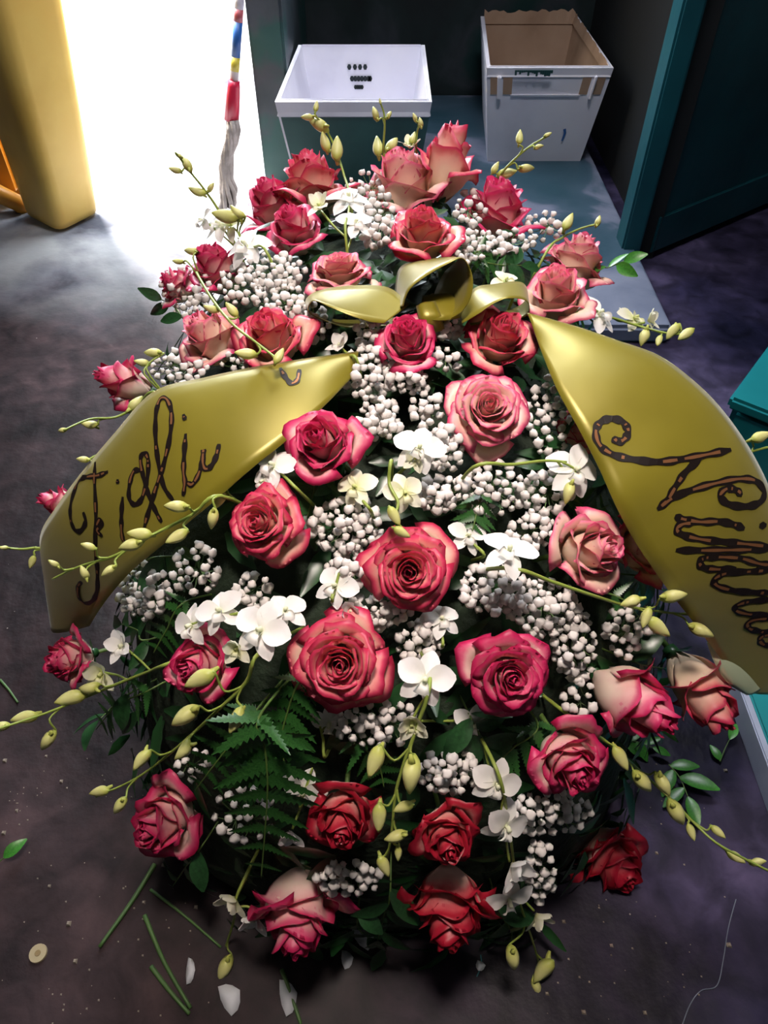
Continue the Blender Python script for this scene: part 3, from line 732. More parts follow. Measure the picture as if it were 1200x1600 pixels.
OR = [
 ('orchid twig of small green buds at the upper left edge, against bright floor', [(350, 345), (322, 300), (300, 272), (283, 250), (274, 238)], [(292, 256, 30, 120), (274, 265, 22, 165), (308, 298, 30, 160), (330, 293, 18, 60), (279, 243, 14, 150)], [(345, 352, 66, (-.5, .5, .7)), (318, 345, 50, (-.8, .3, .4))], .03),
 ('cream buds on a bent orchid tip left of the middle top, before the green crate', [(548, 318), (537, 272), (524, 232), (508, 200), (494, 182)], [(526, 232, 40, 88), (508, 222, 34, 105), (498, 196, 36, 150), (480, 184, 20, 175), (494, 166, 18, 80)], [], .0),
 ('upright orchid tip with tiny buds at the top centre', [(600, 262), (599, 230), (601, 200), (600, 178), (594, 160)], [(590, 228, 32, 95), (612, 228, 30, 55), (586, 178, 24, 105), (608, 180, 14, 60), (594, 158, 10, 100)], [], .0),
 ('short orchid tip with two buds left of the topmost rose', [(652, 262), (650, 235), (651, 212), (654, 196)], [(657, 192, 18, 100), (648, 184, 16, 110), (645, 215, 20, 70)], [(640, 232, 44, (.1, .8, .5), True, True)], .0),
 ('slanting orchid tip of green buds at the upper right, across the white crate', [(778, 292), (785, 270), (805, 248), (832, 226), (858, 212)], [(792, 270, 32, 12), (822, 264, 26, 5), (774, 262, 22, 60), (812, 214, 24, 85), (842, 230, 16, 20), (856, 210, 14, 25)], [], .0),
 ('small budded orchid tip over the farthest right rose', [(850, 400), (878, 372), (905, 358), (932, 350)], [(888, 346, 30, 62), (934, 346, 20, 70)], [], .02),
 ('long thin green orchid twig slanting over the roses at the upper left', [(310, 430), (330, 465), (362, 505), (400, 535), (432, 560)], [(300, 392, 24, 175), (278, 408, 18, 175), (362, 484, 30, 130), (330, 482, 26, 160), (384, 552, 36, 175), (436, 556, 28, 60)], [], .09),
 ('orchid twig with pale buds reaching out left, above the left ribbon', [(250, 615), (215, 635), (180, 652), (140, 655), (100, 672)], [(212, 632, 34, 50), (140, 662, 28, 175), (98, 672, 14, 190), (240, 552, 30, 175), (222, 566, 26, 170)], [], .03),
 ('tiny green bud twig poking out over the upper edge of the left ribbon', [(190, 690, .80), (165, 705, .80), (145, 714, .80)], [(130, 718, 22, 175)], [], .03),
 ('orchid twig of green buds lying across the lettered left ribbon', [(345, 775, .70), (300, 805, .705), (240, 835, .71), (180, 868, .73), (125, 885, .75), (82, 905, .77)], [(276, 792, 40, 175), (276, 838, 40, 210), (218, 834, 40, 175), (205, 852, 40, 195), (138, 854, 26, 160), (170, 892, 28, 215), (132, 894, 24, 120), (84, 880, 20, 150), (345, 778, 36, 245), (333, 810, 34, 260)], [], .03),
 ('orchid twig end entering at the far left edge of the picture', [(72, 858, .86), (55, 856, .85), (30, 858, .85), (-20, 852, .85)], [(50, 878, 22, 250), (6, 856, 16, 180)], [], .0),
 ('orchid twig drooping out at the lower left with white hooded flowers', [(268, 1035), (235, 1048), (180, 1070), (120, 1095), (70, 1115), (0, 1138), (-30, 1146)], [(110, 1092, 52, 195), (38, 1122, 44, 190), (76, 1156, 38, 235), (2, 1135, 30, 190), (140, 1072, 34, 190)], [(192, 1010, 62, (-.3, .4, .8), False, True), (160, 1052, 66, (-.2, .0, .9), True, True)], .06),
 ('orchid twig with fat green buds slanting to the lower left, above a crimson rose', [(405, 1020), (385, 1065), (340, 1110), (280, 1165), (215, 1215), (150, 1245)], [(312, 1062, 52, 205), (368, 1125, 46, 245), (290, 1118, 52, 215), (284, 1170, 40, 235), (222, 1188, 42, 230), (155, 1238, 32, 190), (188, 1258, 32, 235)], [(408, 985, 96, (-.1, .4, .9)), (372, 1012, 60, (-.3, .0, .9), True, True)], .10),
 ('hanging orchid stem of green buds at the lower centre with a white flower on top', [(672, 1060), (650, 1140), (632, 1190), (618, 1240), (612, 1300), (604, 1345)], [(585, 1190, 54, 250), (644, 1210, 62, 262), (592, 1278, 46, 268), (630, 1262, 34, 200), (618, 1306, 38, 200), (622, 1334, 24, 270), (600, 1354, 36, 295)], [(664, 1062, 92, (.0, .3, .95)), (644, 1128, 66, (-.1, -.3, .9), True, True)], .10),
 ('orchid twig hanging at the bottom left with two yellowish buds', [(372, 1395), (365, 1440), (345, 1500), (328, 1540), (320, 1562)], [(352, 1512, 46, 245), (326, 1522, 44, 275), (318, 1556, 20, 260)], [(368, 1402, 74, (-.5, -.3, .7), True, True), (400, 1430, 70, (-.3, -.5, .8), False, True)], .03),
 ('orchid stem of dull white flowers hanging at the bottom right, buds at its end', [(775, 1200), (795, 1290), (810, 1400), (832, 1470), (848, 1530), (850, 1590)], [(850, 1518, 46, 230), (844, 1576, 42, 265), (800, 1495, 40, 280), (838, 1540, 30, 290)], [(775, 1225, 80, (.2, .0, .9)), (790, 1290, 84, (.4, -.2, .8)), (800, 1350, 82, (.5, -.2, .8), False, True), (795, 1405, 80, (.2, -.4, .8)), (838, 1428, 62, (.5, -.5, .6), True, True)], .05),
 ('long orchid twig trailing out over the floor at the lower right', [(905, 1130), (955, 1165), (1000, 1205), (1050, 1250), (1110, 1310), (1160, 1340), (1210, 1365)], [(970, 1185, 44, 300), (1003, 1220, 42, 310), (1035, 1225, 44, 300), (1056, 1268, 46, 300), (1122, 1300, 30, 320), (1080, 1300, 30, 290), (1150, 1340, 34, 330), (1185, 1348, 26, 10)], [], .04),
 ('orchid twig pointing right across baby\'s breath, under the salmon rose', [(800, 888), (860, 908), (925, 930), (985, 948), (1050, 958), (1105, 962)], [(985, 940, 34, 200), (1052, 932, 44, 10), (1030, 980, 44, 320), (1095, 985, 44, 335), (1010, 965, 34, 250), (1085, 945, 22, 60)], [(795, 862, 92, (.1, .7, .6))], .09),
 ('orchid stem running right toward the ribbon with a white flower at its end', [(740, 730), (800, 726), (850, 720), (885, 722)], [(888, 770, 36, 255)], [(898, 735, 92, (.2, .3, .9))], .06),
 ('white and cream orchids at the back right edge beyond the ribbon', [(900, 490), (950, 495), (1000, 510), (1050, 522), (1080, 520)], [(1052, 518, 32, 230), (1072, 522, 30, 215), (1006, 528, 28, 250), (1030, 532, 18, 250)], [(935, 492, 72, (.3, .5, .7)), (990, 498, 58, (.5, .4, .6), True), (1012, 502, 44, (.7, .3, .5), True, True)], .03),
 ('single orchid bud showing at the right edge past the ribbon', [(1150, 716, .84), (1180, 704, .84), (1240, 690, .84)], [(1190, 682, 34, 20)], [], .0),
 ('curled greenish orchid with dry twisted tips at the heart of the spray', [(612, 720), (608, 755), (622, 785), (618, 810), (632, 830)], [(616, 806, 34, 300), (628, 832, 30, 330)], [(632, 770, 66, (.1, .1, 1), True), (655, 700, 84, (.1, .4, .9)), (650, 715, 50, (-.2, -.1, .9), True, True)], .07),
 ('cream orchid flower open between the magenta and centre roses', [(580, 800), (565, 780), (556, 765)], [], [(556, 762, 70, (-.3, .4, .85), True)], .04),
 ('white orchid tucked left of the magenta rose below the ribbon', [(470, 770), (445, 745), (428, 730)], [], [(428, 728, 76, (-.4, .5, .8)), (412, 752, 50, (-.6, .1, .8))], .05),
 ('white orchids bunched under the left ribbon beside the pink striped rose', [(420, 960), (380, 958), (340, 965), (300, 975)], [], [(345, 955, 80, (-.3, .5, .8)), (300, 978, 76, (-.6, .2, .7)), (445, 955, 76, (.2, .6, .7))], .06),
 ('white orchids at the upper left behind the deep pink roses', [(420, 400), (395, 385), (372, 372)], [(352, 336, 44, 170), (372, 330, 30, 140)], [(385, 385, 78, (-.3, .5, .8)), (362, 352, 60, (-.6, .5, .6), True)], .05),
 ('white orchid behind the top centre rose beside a cream one', [(540, 370), (545, 330), (545, 300)], [], [(545, 312, 76, (.0, .7, .7)), (500, 325, 54, (-.3, .6, .7), True, True), (555, 350, 60, (.2, .5, .8))], .05),
 ('cream orchid beside the right bow loop', [(800, 470), (792, 452), (788, 438)], [], [(790, 440, 50, (.1, .6, .7), True)], .04),
 ('pointed white orchid petals above the right end of the left ribbon', [(560, 570), (545, 555), (535, 545)], [], [(533, 542, 50, (-.3, .6, .7), False, True)], .03),
 ('white orchid half buried right of the centre rose', [(755, 870), (740, 850), (728, 836)], [], [(730, 838, 64, (.3, .5, .8))], .02),
 ('pale orchid in shade between the two large lower roses', [(690, 1010), (690, 985), (690, 968)], [], [(690, 968, 66, (.0, .6, .8))], .02),
 ('white orchid under the fern fronds at the lower left', [(470, 1260), (480, 1225), (488, 1200)], [], [(475, 1235, 74, (-.2, -.2, .9)), (455, 1300, 60, (-.2, -.4, .9), False, True)], .02),
 ('shaded white orchid below the largest rose', [(510, 1180), (505, 1155), (500, 1135)], [], [(515, 1130, 64, (-.1, -.3, .9)), (740, 1130, 66, (.1, -.3, .9))], .0),
 ('white orchid left of the centre rose among baby\'s breath', [(520, 940), (525, 915), (530, 895)], [], [(525, 915, 72, (-.2, .3, .9)), (548, 952, 54, (0, -.2, .9), False, True)], .04),
]
for o in OR: orchid(o[0], o[1], o[2], o[3], o[4])

# ------------------------------------------------------------------ baby's breath
def gyp_mesh(seed):
    bm = bmesh.new(); bmesh.ops.create_icosphere(bm, subdivisions=2, radius=1); r_ = random.Random(seed)
    for v in bm.verts:
        n = v.co.normalized(); v.co = n * (1 + .20 * math.sin(7 * n.x + seed) * math.sin(6 * n.y + 2 * seed) + r_.uniform(-.22, .20)); v.co.z *= .82
    me = bpy.data.meshes.new('blossom'); bm.to_mesh(me); bm.free()
    me.polygons.foreach_set('use_smooth', [True] * len(me.polygons)); return me
GYP = [gyp_mesh(s) for s in range(1, 5)]
def gyp(x, y, rx, ry, n, label, lift=.015, r=.0050, depth=None):
    r_ = random.Random(int(x * 7 + y)); pts = []
    tries = 0; md = min(13.5, 1.25 * math.sqrt(rx * ry / n) * 1.2)
    while len(pts) < n and tries < 4000:
        tries += 1; a = r_.uniform(0, 2 * pi); q = math.sqrt(r_.random()); px, py = x + rx * q * math.cos(a), y + ry * q * math.sin(a)
        if all((px - u) ** 2 + (py - v) ** 2 > (md * (1 - tries / 5000)) ** 2 for u, v, _ in pts): pts.append((px, py, q))
    d0 = D(x, y); root = at(x, y, d0 + .05) if depth is None else at(x, y, depth + .06)
    t = empty('gypsophila_sprig', root); tag(t, label, "baby's breath", "baby's breath sprigs of the funeral spray")
    heads = []
    for px, py, q in pts:
        d = (D(px, py) if depth is None else depth) - lift - .018 * (1 - q * q) + r_.uniform(-.012, .012)
        d = max(d, d0 - .09) if depth is None else d
        heads.append(at(px, py, d))
    cen = sum(heads, Vector()) / len(heads); mb = MB()
    br = [root.lerp(cen, .55) + (heads[r_.randrange(len(heads))] - cen) * .35 for _ in range(max(3, n // 6))]
    for b in br: mb.tube([root - root, root.lerp(b, .5) - root, b - root], .0012, .0009, 4, False)
    for h in heads:
        b = min(br, key=lambda b: (b - h).length)
        mb.tube([b - root, b.lerp(h, .6) + Vector((0, 0, -.003)) - root, h - root], .0007, .0006, 3, False)
        o = obj('blossom', GYP[r_.randrange(4)], M['gyp'], t)
        up = (h - b).normalized(); s = r * r_.uniform(.60, 1.20)
        o.matrix_local = Matrix.Translation(h - root) @ up.to_track_quat('Z', 'Y').to_matrix().to_4x4() @ Matrix.Scale(s, 4)
    mb.build('stem', M['gypstem'], t)
B_ = "baby's breath "
GY = [
 (575, 300, 34, 32, 24, 'white ' + B_ + 'left of the cream sided rose at the top'),
 (590, 350, 32, 38, 30, B_ + 'between the torn petal rose and the coral rose at the back'),
 (732, 385, 36, 26, 26, B_ + 'right of the coral rose behind the tall bow loop'),
 (790, 378, 44, 20, 26, B_ + 'in a band below the round pink rose at the back'),
 (735, 325, 24, 26, 16, B_ + 'squeezed between the coral and round pink roses at the back'),
 (850, 352, 30, 24, 16, 'loose ' + B_ + 'tips left of the farthest right rose'),
 (425, 425, 52, 30, 46, 'dense ' + B_ + 'below the deep pink roses at the upper left'),
 (440, 470, 42, 24, 28, B_ + 'left of the rolled bow loop'),
 (378, 445, 34, 32, 26, B_ + 'right of the thin green twig at the upper left'),
 (290, 455, 40, 38, 40, 'dense ' + B_ + 'at the far left edge over a hidden crimson rose'),
 (280, 575, 44, 28, 30, B_ + 'above the fold of the left ribbon, beside the closed magenta bud'),
 (372, 565, 30, 16, 12, B_ + 'under the thin twig, touching the left ribbon'),
 (490, 505, 26, 30, 16, B_ + 'in shade below the rolled bow loop'),
 (692, 495, 36, 34, 44, 'creamy ' + B_ + 'between the two roses under the bow'),
 (578, 515, 26, 28, 20, B_ + 'left of the deep pink rose under the bow'),
 (575, 580, 40, 42, 40, 'dense ' + B_ + 'at the tip of the left ribbon near the bow'),
 (640, 595, 34, 20, 18, B_ + 'below the deep pink rose under the bow'),
 (695, 560, 28, 18, 10, 'thin ' + B_ + 'above the large pale salmon rose'),
 (592, 655, 34, 32, 30, B_ + 'right of the magenta rose'),
 (695, 700, 30, 36, 28, B_ + 'left of the petal hanging from the salmon rose'),
 (690, 770, 40, 28, 26, B_ + 'right of the curled greenish orchid'),
 (540, 820, 58, 42, 48, 'loose ' + B_ + 'right of the wet coral rose'),
 (540, 890, 30, 34, 24, B_ + 'left of the centre rose'),
 (775, 765, 48, 42, 36, B_ + 'in the gap below the salmon rose and right of the heart'),
 (858, 650, 36, 62, 34, 'shaded ' + B_ + 'between the salmon rose and the right ribbon'),
 (850, 770, 44, 34, 26, B_ + 'under the white orchid next to the right ribbon'),
 (830, 832, 44, 24, 22, B_ + 'left of the salmon rose beside the right ribbon'),
 (770, 920, 50, 40, 36, B_ + 'right of the centre rose below the white orchid'),
 (850, 950, 56, 44, 50, 'dense ' + B_ + 'above the crimson open rose'),
 (900, 1010, 36, 54, 34, B_ + 'right of the crimson open rose'),
 (985, 985, 38, 44, 30, B_ + 'below the buds under the right ribbon'),
 (590, 955, 52, 26, 34, B_ + 'between the centre rose and the largest rose'),
 (655, 1005, 34, 34, 24, B_ + 'right of the largest rose'),
 (225, 925, 40, 44, 40, B_ + 'right of the lower tip of the left ribbon'),
 (305, 890, 36, 40, 26, B_ + 'below the buds that cross the left ribbon'),
 (395, 925, 30, 26, 16, B_ + 'under the wet coral rose'),
 (590, 1130, 70, 34, 36, 'shaded ' + B_ + 'under the largest rose'),
 (700, 1205, 48, 34, 34, B_ + 'right of the hanging green buds'),
 (380, 1275, 50, 44, 22, 'scattered ' + B_ + 'under the fern fronds'),
 (300, 1195, 30, 26, 10, 'few ' + B_ + 'flowers above the crimson and white rose'),
 (545, 1372, 50, 26, 26, 'dim ' + B_ + 'below the red rose with the cream petal'),
 (860, 1270, 66, 34, 42, 'shaded ' + B_ + 'below the red and white rose on the right'),
 (845, 1360, 22, 50, 22, 'bluish ' + B_ + 'at the lower right beside hanging dull orchids'),
 (905, 1090, 26, 26, 10, B_ + 'left of the plump pink rosebud'),
 (665, 640, 26, 26, 14, B_ + 'above the white orchid at the heart'),
 (480, 600, 22, 20, 8, 'few ' + B_ + 'flowers showing behind the left ribbon'),
]
for g in GY: gyp(*g)
# ------------------------------------------------------------------ satin ribbon with bow and lettering
def satin():
    m = mat('yellow_satin', (.3, .27, .02), .36, .25, .6); N, L, B = nodes(m)
    tc = N.new('ShaderNodeTexCoord'); n = N.new('ShaderNodeTexNoise'); n.inputs['Scale'].default_value = 9; n.inputs['Detail'].default_value = 3
    L.new(tc.outputs['Object'], n.inputs['Vector'])
    r = ramp(N, [(.3, (.22, .185, .009)), (.7, (.29, .245, .016))]); L.new(n.outputs['Fac'], r.inputs['Fac']); L.new(r.outputs[0], B.inputs['Base Color'])
    b = N.new('ShaderNodeBump'); b.inputs['Strength'].default_value = .25; b.inputs['Distance'].default_value = .004; L.new(n.outputs['Fac'], b.inputs['Height']); L.new(b.outputs[0], B.inputs['Normal'])
    B.inputs['Sheen Weight'].default_value = .2
    t = N.new('ShaderNodeBsdfTranslucent'); mx = N.new('ShaderNodeMixShader'); mx.inputs[0].default_value = .12
    L.new(r.outputs[0], t.inputs['Color']); L.new(B.outputs[0], mx.inputs[1]); L.new(t.outputs[0], mx.inputs[2]); L.new(mx.outputs[0], N['Material Output'].inputs['Surface'])
    return m
M['satin'] = satin()
M['satin_back'] = mat('pale_satin_back', (.42, .50, .34), .4, .1, .5)
M['ink'] = mat('black_ink', (.010, .006, .005), .35)
M['copper'] = mat('copper_glitter', (.36, .16, .07), .35, .6)
KN = at(690, 490, .79)
rib = empty('ribbon', KN); tag(rib, 'yellow satin ribbon bow with two long lettered tails across the spray', 'ribbon')
def strip(name, rows, bulge=0.0, m=None, nv=10, nu=6, th=.0006, parent=None, org=None):
    A = catmull([at(*r[0]) for r in rows], nu); Bq = catmull([at(*r[1]) for r in rows], nu)
    org = KN if org is None else org; V = []
    n = len(A)
    for i in range(n):
        t = (A[min(i + 1, n - 1)] + Bq[min(i + 1, n - 1)] - A[max(i - 1, 0)] - Bq[max(i - 1, 0)])
        w = Bq[i] - A[i]; nn = t.cross(w); nn = nn.normalized() if nn.length > 1e-9 else Vector((0, 0, 1))
        if bulge and nn.dot(CP - A[i]) < 0: nn = -nn
        for j in range(nv + 1):
            v = j / nv; V.append(A[i].lerp(Bq[i], v) + nn * bulge * w.length * 2.6 * v ** .55 * (1 - v) ** 1.15 - org)
    F = [(i * (nv + 1) + j, i * (nv + 1) + j + 1, (i + 1) * (nv + 1) + j + 1, (i + 1) * (nv + 1) + j) for i in range(n - 1) for j in range(nv)]
    me = mesh_from(name, V, F); o = obj(name, me, m or M['satin'], rib if parent is None else parent)
    s = o.modifiers.new('thickness', 'SOLIDIFY'); s.thickness = th; s.offset = 0
    return o, V, F
left_rows = [((560, 549, .775), (552, 588, .765)), ((480, 560, .765), (505, 636, .735)), ((400, 573, .765), (448, 688, .715)), ((320, 590, .77), (392, 733, .705)),
             ((240, 612, .775), (335, 783, .71)), ((180, 676, .785), (290, 820, .725)), ((128, 738, .80), (250, 855, .745)), ((88, 792, .82), (208, 890, .775)),
             ((63, 838, .855), (176, 925, .815)), ((68, 900, .895), (154, 955, .86)), ((80, 985, .945), (140, 978, .92))]
lt, LV, LF = strip('left_tail', left_rows, .10)
right_rows = [((822, 488, .79), (836, 522, .775)), ((900, 510, .78), (850, 560, .755)), ((965, 532, .775), (872, 612, .735)), ((1030, 556, .77), (905, 672, .72)),
              ((1085, 596, .765), (936, 732, .715)), ((1130, 642, .765), (962, 790, .71)), ((1172, 702, .765), (990, 843, .72)), ((1203, 764, .775), (1020, 888, .73)),
              ((1228, 835, .79), (1050, 930, .75)), ((1245, 910, .815), (1080, 968, .78)), ((1250, 980, .845), (1106, 1003, .81)), ((1238, 1040, .87), (1135, 1040, .84)), ((1208, 1082, .885), (1166, 1082, .865))]
rt, RV, RF = strip('right_tail', right_rows, .10)
strip('tail_end', [((1104, 1003, .835), (1152, 994, .85)), ((1116, 1035, .835), (1168, 1018, .85)), ((1136, 1066, .845), (1184, 1046, .86)), ((1166, 1086, .862), (1197, 1070, .872))], .12, M['satin_back'], 8)
strip('bow_loop', [((616, 482, .84), (630, 478, .76)), ((618, 445, .85), (640, 452, .75)), ((624, 420, .855), (668, 430, .745)), ((645, 409, .86), (700, 412, .74)), ((715, 402, .85), (724, 404, .745)),
                   ((695, 425, .84), (738, 432, .75)), ((682, 450, .83), (736, 462, .755)), ((676, 472, .82), (722, 486, .765)), ((680, 492, .80), (695, 502, .775))], 0, None, 6)
strip('bow_loop', [((640, 476, .79), (600, 505, .765)), ((608, 450, .80), (580, 503, .76)), ((560, 446, .805), (550, 494, .755)), ((510, 451, .81), (516, 480, .755)), ((483, 462, .82), (490, 470, .765)),
                   ((477, 477, .835), (482, 486, .785)), ((492, 492, .84), (500, 498, .80)), ((540, 500, .835), (545, 512, .805)), ((620, 496, .82), (620, 508, .79))], 0, None, 6)
strip('bow_loop', [((715, 478, .80), (722, 505, .775)), ((742, 450, .805), (745, 492, .765)), ((772, 444, .805), (772, 474, .76)), ((808, 440, .81), (795, 466, .76)), ((822, 448, .82), (822, 470, .775)), ((822, 468, .835), (826, 490, .79)), ((795, 485, .83), (800, 500, .80)), ((730, 495, .81), (735, 508, .785))], 0, None, 6)
strip('bow_loop', [((740, 470, .81), (738, 492, .80)), ((700, 462, .80), (700, 500, .77)), ((660, 466, .80), (660, 500, .77))], .2, None, 6)
strip('bow_tie', [((650, 478, .775), (680, 470, .775)), ((655, 500, .77), (690, 495, .77)), ((660, 520, .785), (695, 515, .785))], .15, None, 4)

def lettering(tail, V, F, strokes, w, m1, m2, seed):
    """brushed strokes lying on the satin, dark with broken copper streaks inside"""
    bvh = BVHTree.FromPolygons([v + KN for v in V], F); r_ = random.Random(seed); w *= 1.3
    for st in strokes:
        pts = []; mb, mc = MB(), MB()
        for p in catmull([Vector((x, y, 0)) for x, y in st], 7):
            d = ray(p.x, p.y).normalized(); h = bvh.ray_cast(CP, d)
            if h[0] is not None:
                n = h[1] if h[1].dot(d) < 0 else -h[1]; pts.append((h[0], n))
        if len(pts) < 3: continue
        n = len(pts)
        for B_, off, k in ((mb, .0011, 1.0), (mc, .0017, .38)):
            L_, R_ = [], []
            for i, (p, nn) in enumerate(pts):
                t = pts[min(i + 1, n - 1)][0] - pts[max(i - 1, 0)][0]; s = t.cross(nn); s = s.normalized() if s.length > 1e-9 else CR
                e = min(i, n - 1 - i); ww = w * k * (.55 + .45 * min(1, e / 4)) * (1 + .18 * math.sin(i * .9 + seed))
                L_.append(p + nn * off + s * ww - KN); R_.append(p + nn * off - s * ww - KN)
            f = []
            on_ = True
            for i in range(n - 1):
                if k < 1 and r_.random() < .16: on_ = not on_
                if k == 1.0 or (on_ and 2 < i < n - 4): f.append((i, i + 1, n + i + 1, n + i))
            B_.add(L_ + R_, f)
        mb.build('letter_stroke', m1, tail)
        if mc.f: mc.build('letter_streaks', m2, tail)['kind'] = 'stuff'
lettering(lt, LV, LF, [
    [(170, 737), (155, 743), (140, 745), (126, 750), (114, 778), (111, 805), (117, 826), (127, 829), (135, 815), (131, 800)],
    [(150, 722), (149, 750), (151, 800), (150, 850), (153, 890), (153, 918), (147, 936), (134, 942), (124, 932), (123, 916), (129, 908)],
    [(150, 826), (157, 812), (160, 820), (153, 828), (161, 838)],
    [(193, 776), (191, 800), (191, 822), (193, 842), (197, 846)], [(185, 749), (185, 756)],
    [(222, 736), (211, 736), (204, 755), (203, 778), (211, 788), (222, 780), (230, 755), (233, 722), (228, 709), (221, 716), (225, 745), (234, 775), (245, 800), (254, 816)],
    [(226, 826), (233, 800), (244, 765), (257, 725), (266, 685), (269, 650), (263, 627), (252, 624), (245, 645), (244, 680), (248, 720), (257, 760), (272, 782)],
    [(291, 678), (289, 705), (288, 735), (290, 755), (287, 775)], [(287, 648), (290, 657)],
    [(291, 752), (301, 757), (311, 742), (317, 720), (319, 703), (318, 722), (322, 733), (331, 728), (339, 712), (343, 694)],
    [(438, 576), (446, 590), (456, 600), (465, 594), (468, 578)],
], .0021, M['ink'], M['copper'], 3)
Z = lambda L: [(860 + x / 3.077, 600 + y / 3.077) for x, y in L]
lettering(rt, RV, RF, [
    Z([(300, 255), (320, 278), (352, 268), (372, 228), (345, 183), (290, 168), (240, 185), (216, 230), (235, 295), (300, 340), (400, 364), (520, 375), (640, 360), (760, 338), (865, 316)]),
    Z([(720, 358), (650, 420), (600, 490), (560, 555), (512, 602)]), Z([(512, 602), (580, 550), (680, 508), (800, 475), (910, 456), (985, 468), (1025, 520), (1000, 570), (930, 588), (850, 575), (812, 535), (845, 503), (890, 510), (918, 535)]),
    Z([(595, 635), (640, 650), (720, 662), (810, 660), (880, 675), (930, 695)]), Z([(690, 668), (635, 672), (604, 695), (630, 722), (720, 745), (830, 757), (940, 768), (1060, 782)]),
    Z([(600, 797), (720, 798), (860, 796), (960, 794), (1060, 792)]), Z([(1000, 680), (1035, 678)]),
    Z([(890, 885), (800, 888), (735, 880), (712, 855), (745, 833), (830, 830), (920, 838), (1000, 862), (1060, 868)]),
    Z([(1060, 893), (940, 900), (840, 908), (785, 935), (800, 968), (880, 990), (980, 1000), (1060, 1002)]),
    Z([(1060, 1035), (960, 1042), (895, 1060), (890, 1085), (950, 1103), (1060, 1108)]), Z([(1060, 1125), (990, 1128), (945, 1145), (955, 1172), (1010, 1188), (1070, 1190)]),
    Z([(1070, 1200), (1020, 1208), (1003, 1228), (1025, 1250), (1080, 1255)]),
], .0029, M['ink'], M['copper'], 5)

# ------------------------------------------------------------------ fern fronds and leaf sprigs
def pinna_mesh(seed, n=9):
    """one toothed leaflet of a leatherleaf fern, unit length along +Y"""
    V, F = [], []; r_ = random.Random(seed)
    for i in range(n + 1):
        s = i / n; w = .20 * (1 - s) ** .7 + .015
        y = s
        V += [(-w, y + .05, -.06 * s + .03), (0, y, -.05 * s), (w, y + .05, -.06 * s + .03)]
        V += [(-w * .55, y + .03 + .4 / n, -.05 * s), (0, y + .5 / n, -.05 * s), (w * .55, y + .03 + .4 / n, -.05 * s)]
    m = len(V) // 3
    for i in range(m - 1):
        for k in (0, 1): F.append((i * 3 + k, i * 3 + k + 1, i * 3 + 4 + k, i * 3 + 3 + k))
    return mesh_from('leaflet', V, F)
PIN = [pinna_mesh(1), pinna_mesh(2, 7)]
def fern(label, path, half, lift=.05, n=9, depth=None):
    ds = [D(*q) - lift if depth is None else depth for q in path]
    for _ in range(2): ds = [ds[0]] + [(ds[i - 1] + 2 * ds[i] + ds[i + 1]) / 4 for i in range(1, len(ds) - 1)] + [ds[-1]]
    P3 = [at(q[0], q[1], d) for q, d in zip(path, ds)]; line = catmull([P3[0] + (Vector((MC.x, MC.y, .2)) - P3[0]) * .2] + P3, 8)
    O = line[0]; t = empty('fern_frond', O); tag(t, label, 'fern', 'fern fronds of the funeral spray')
    mb = MB(); mb.tube([p - O for p in line], .0015, .0006, 5); mb.build('stem', M['stem'], t, True)
    r_ = random.Random(len(label)); H = half * ds[0] / FPX; idx0 = 8; m = len(line) - 1 - idx0
    for k in range(n):
        i = idx0 + int(k / n * m); p = line[i]; y = (line[min(i + 1, len(line) - 1)] - line[i - 1]).normalized(); nn = (CP - p).normalized()
        nn = (nn + mgrad(p) * .6).normalized(); nn = (nn - y * nn.dot(y)).normalized()
        for sgn in (-1, 1):
            a = y.cross(nn) * sgn; dirv = (a * .86 + y * .5 - nn * r_.uniform(0, .25)).normalized()
            L = H * math.sin(pi * min(1, .22 + .78 * k / n)) ** .7 * r_.uniform(.9, 1.08) + .004
            zz = (nn - dirv * nn.dot(dirv)).normalized()
            R = Matrix((dirv.cross(zz), dirv, zz)).transposed()
            o = obj('leaflet', PIN[k % 2], M['fern'], t); o.matrix_local = Matrix.Translation(p - O) @ R.to_4x4() @ Matrix.Scale(L, 4)
FE = [
 ('large dark fern frond hanging below the white orchids at the lower left', [(405, 1120), (414, 1170), (418, 1230), (414, 1300), (408, 1372)], 90, .10, 11),
 ('fern frond slanting left above the crimson and white rose', [(400, 1110), (370, 1150), (335, 1195), (305, 1235)], 56, .06, 8),
 ('shaded fern frond left of the largest rose', [(470, 1060), (450, 1110), (440, 1160), (450, 1220)], 60, .04, 8),
 ('fern frond showing between the shaded orchid and the hanging buds', [(560, 1150), (590, 1190), (600, 1230)], 44, .0, 6),
 ('fern frond in the shadow right of the crimson open rose', [(840, 1130), (800, 1170), (770, 1200)], 46, .0, 6),
 ('bright fern tip right of the heart of the spray', [(750, 770), (745, 800), (738, 830)], 34, .02, 6),
 ('fern frond in the gap between the magenta and wet coral roses', [(500, 730), (490, 770), (480, 810)], 52, .01, 7),
 ('fern frond under the white orchid beside the right ribbon', [(890, 780), (920, 800), (950, 790)], 40, .0, 6),
 ('dark fern frond under the twig that points right', [(960, 930), (1000, 965), (1040, 990)], 46, .01, 7),
 ('fern frond behind the coral rose at the back', [(740, 400), (760, 410), (790, 415)], 30, .01, 6),
 ('fern frond sticking out over the floor under the drooping orchid', [(230, 1080), (185, 1100), (150, 1140)], 44, -.01, 7),
 ('fern frond in the dark below the wet coral rose', [(290, 940), (260, 985), (240, 1020)], 40, .0, 6),
]
for f in FE: fern(*f)
LEAF = []
for s in range(3):
    v, f = leaf_v(1, .22 + .04 * s, .12 + .1 * s, .3, 6); LEAF.append(mesh_from('leaf', v, f))
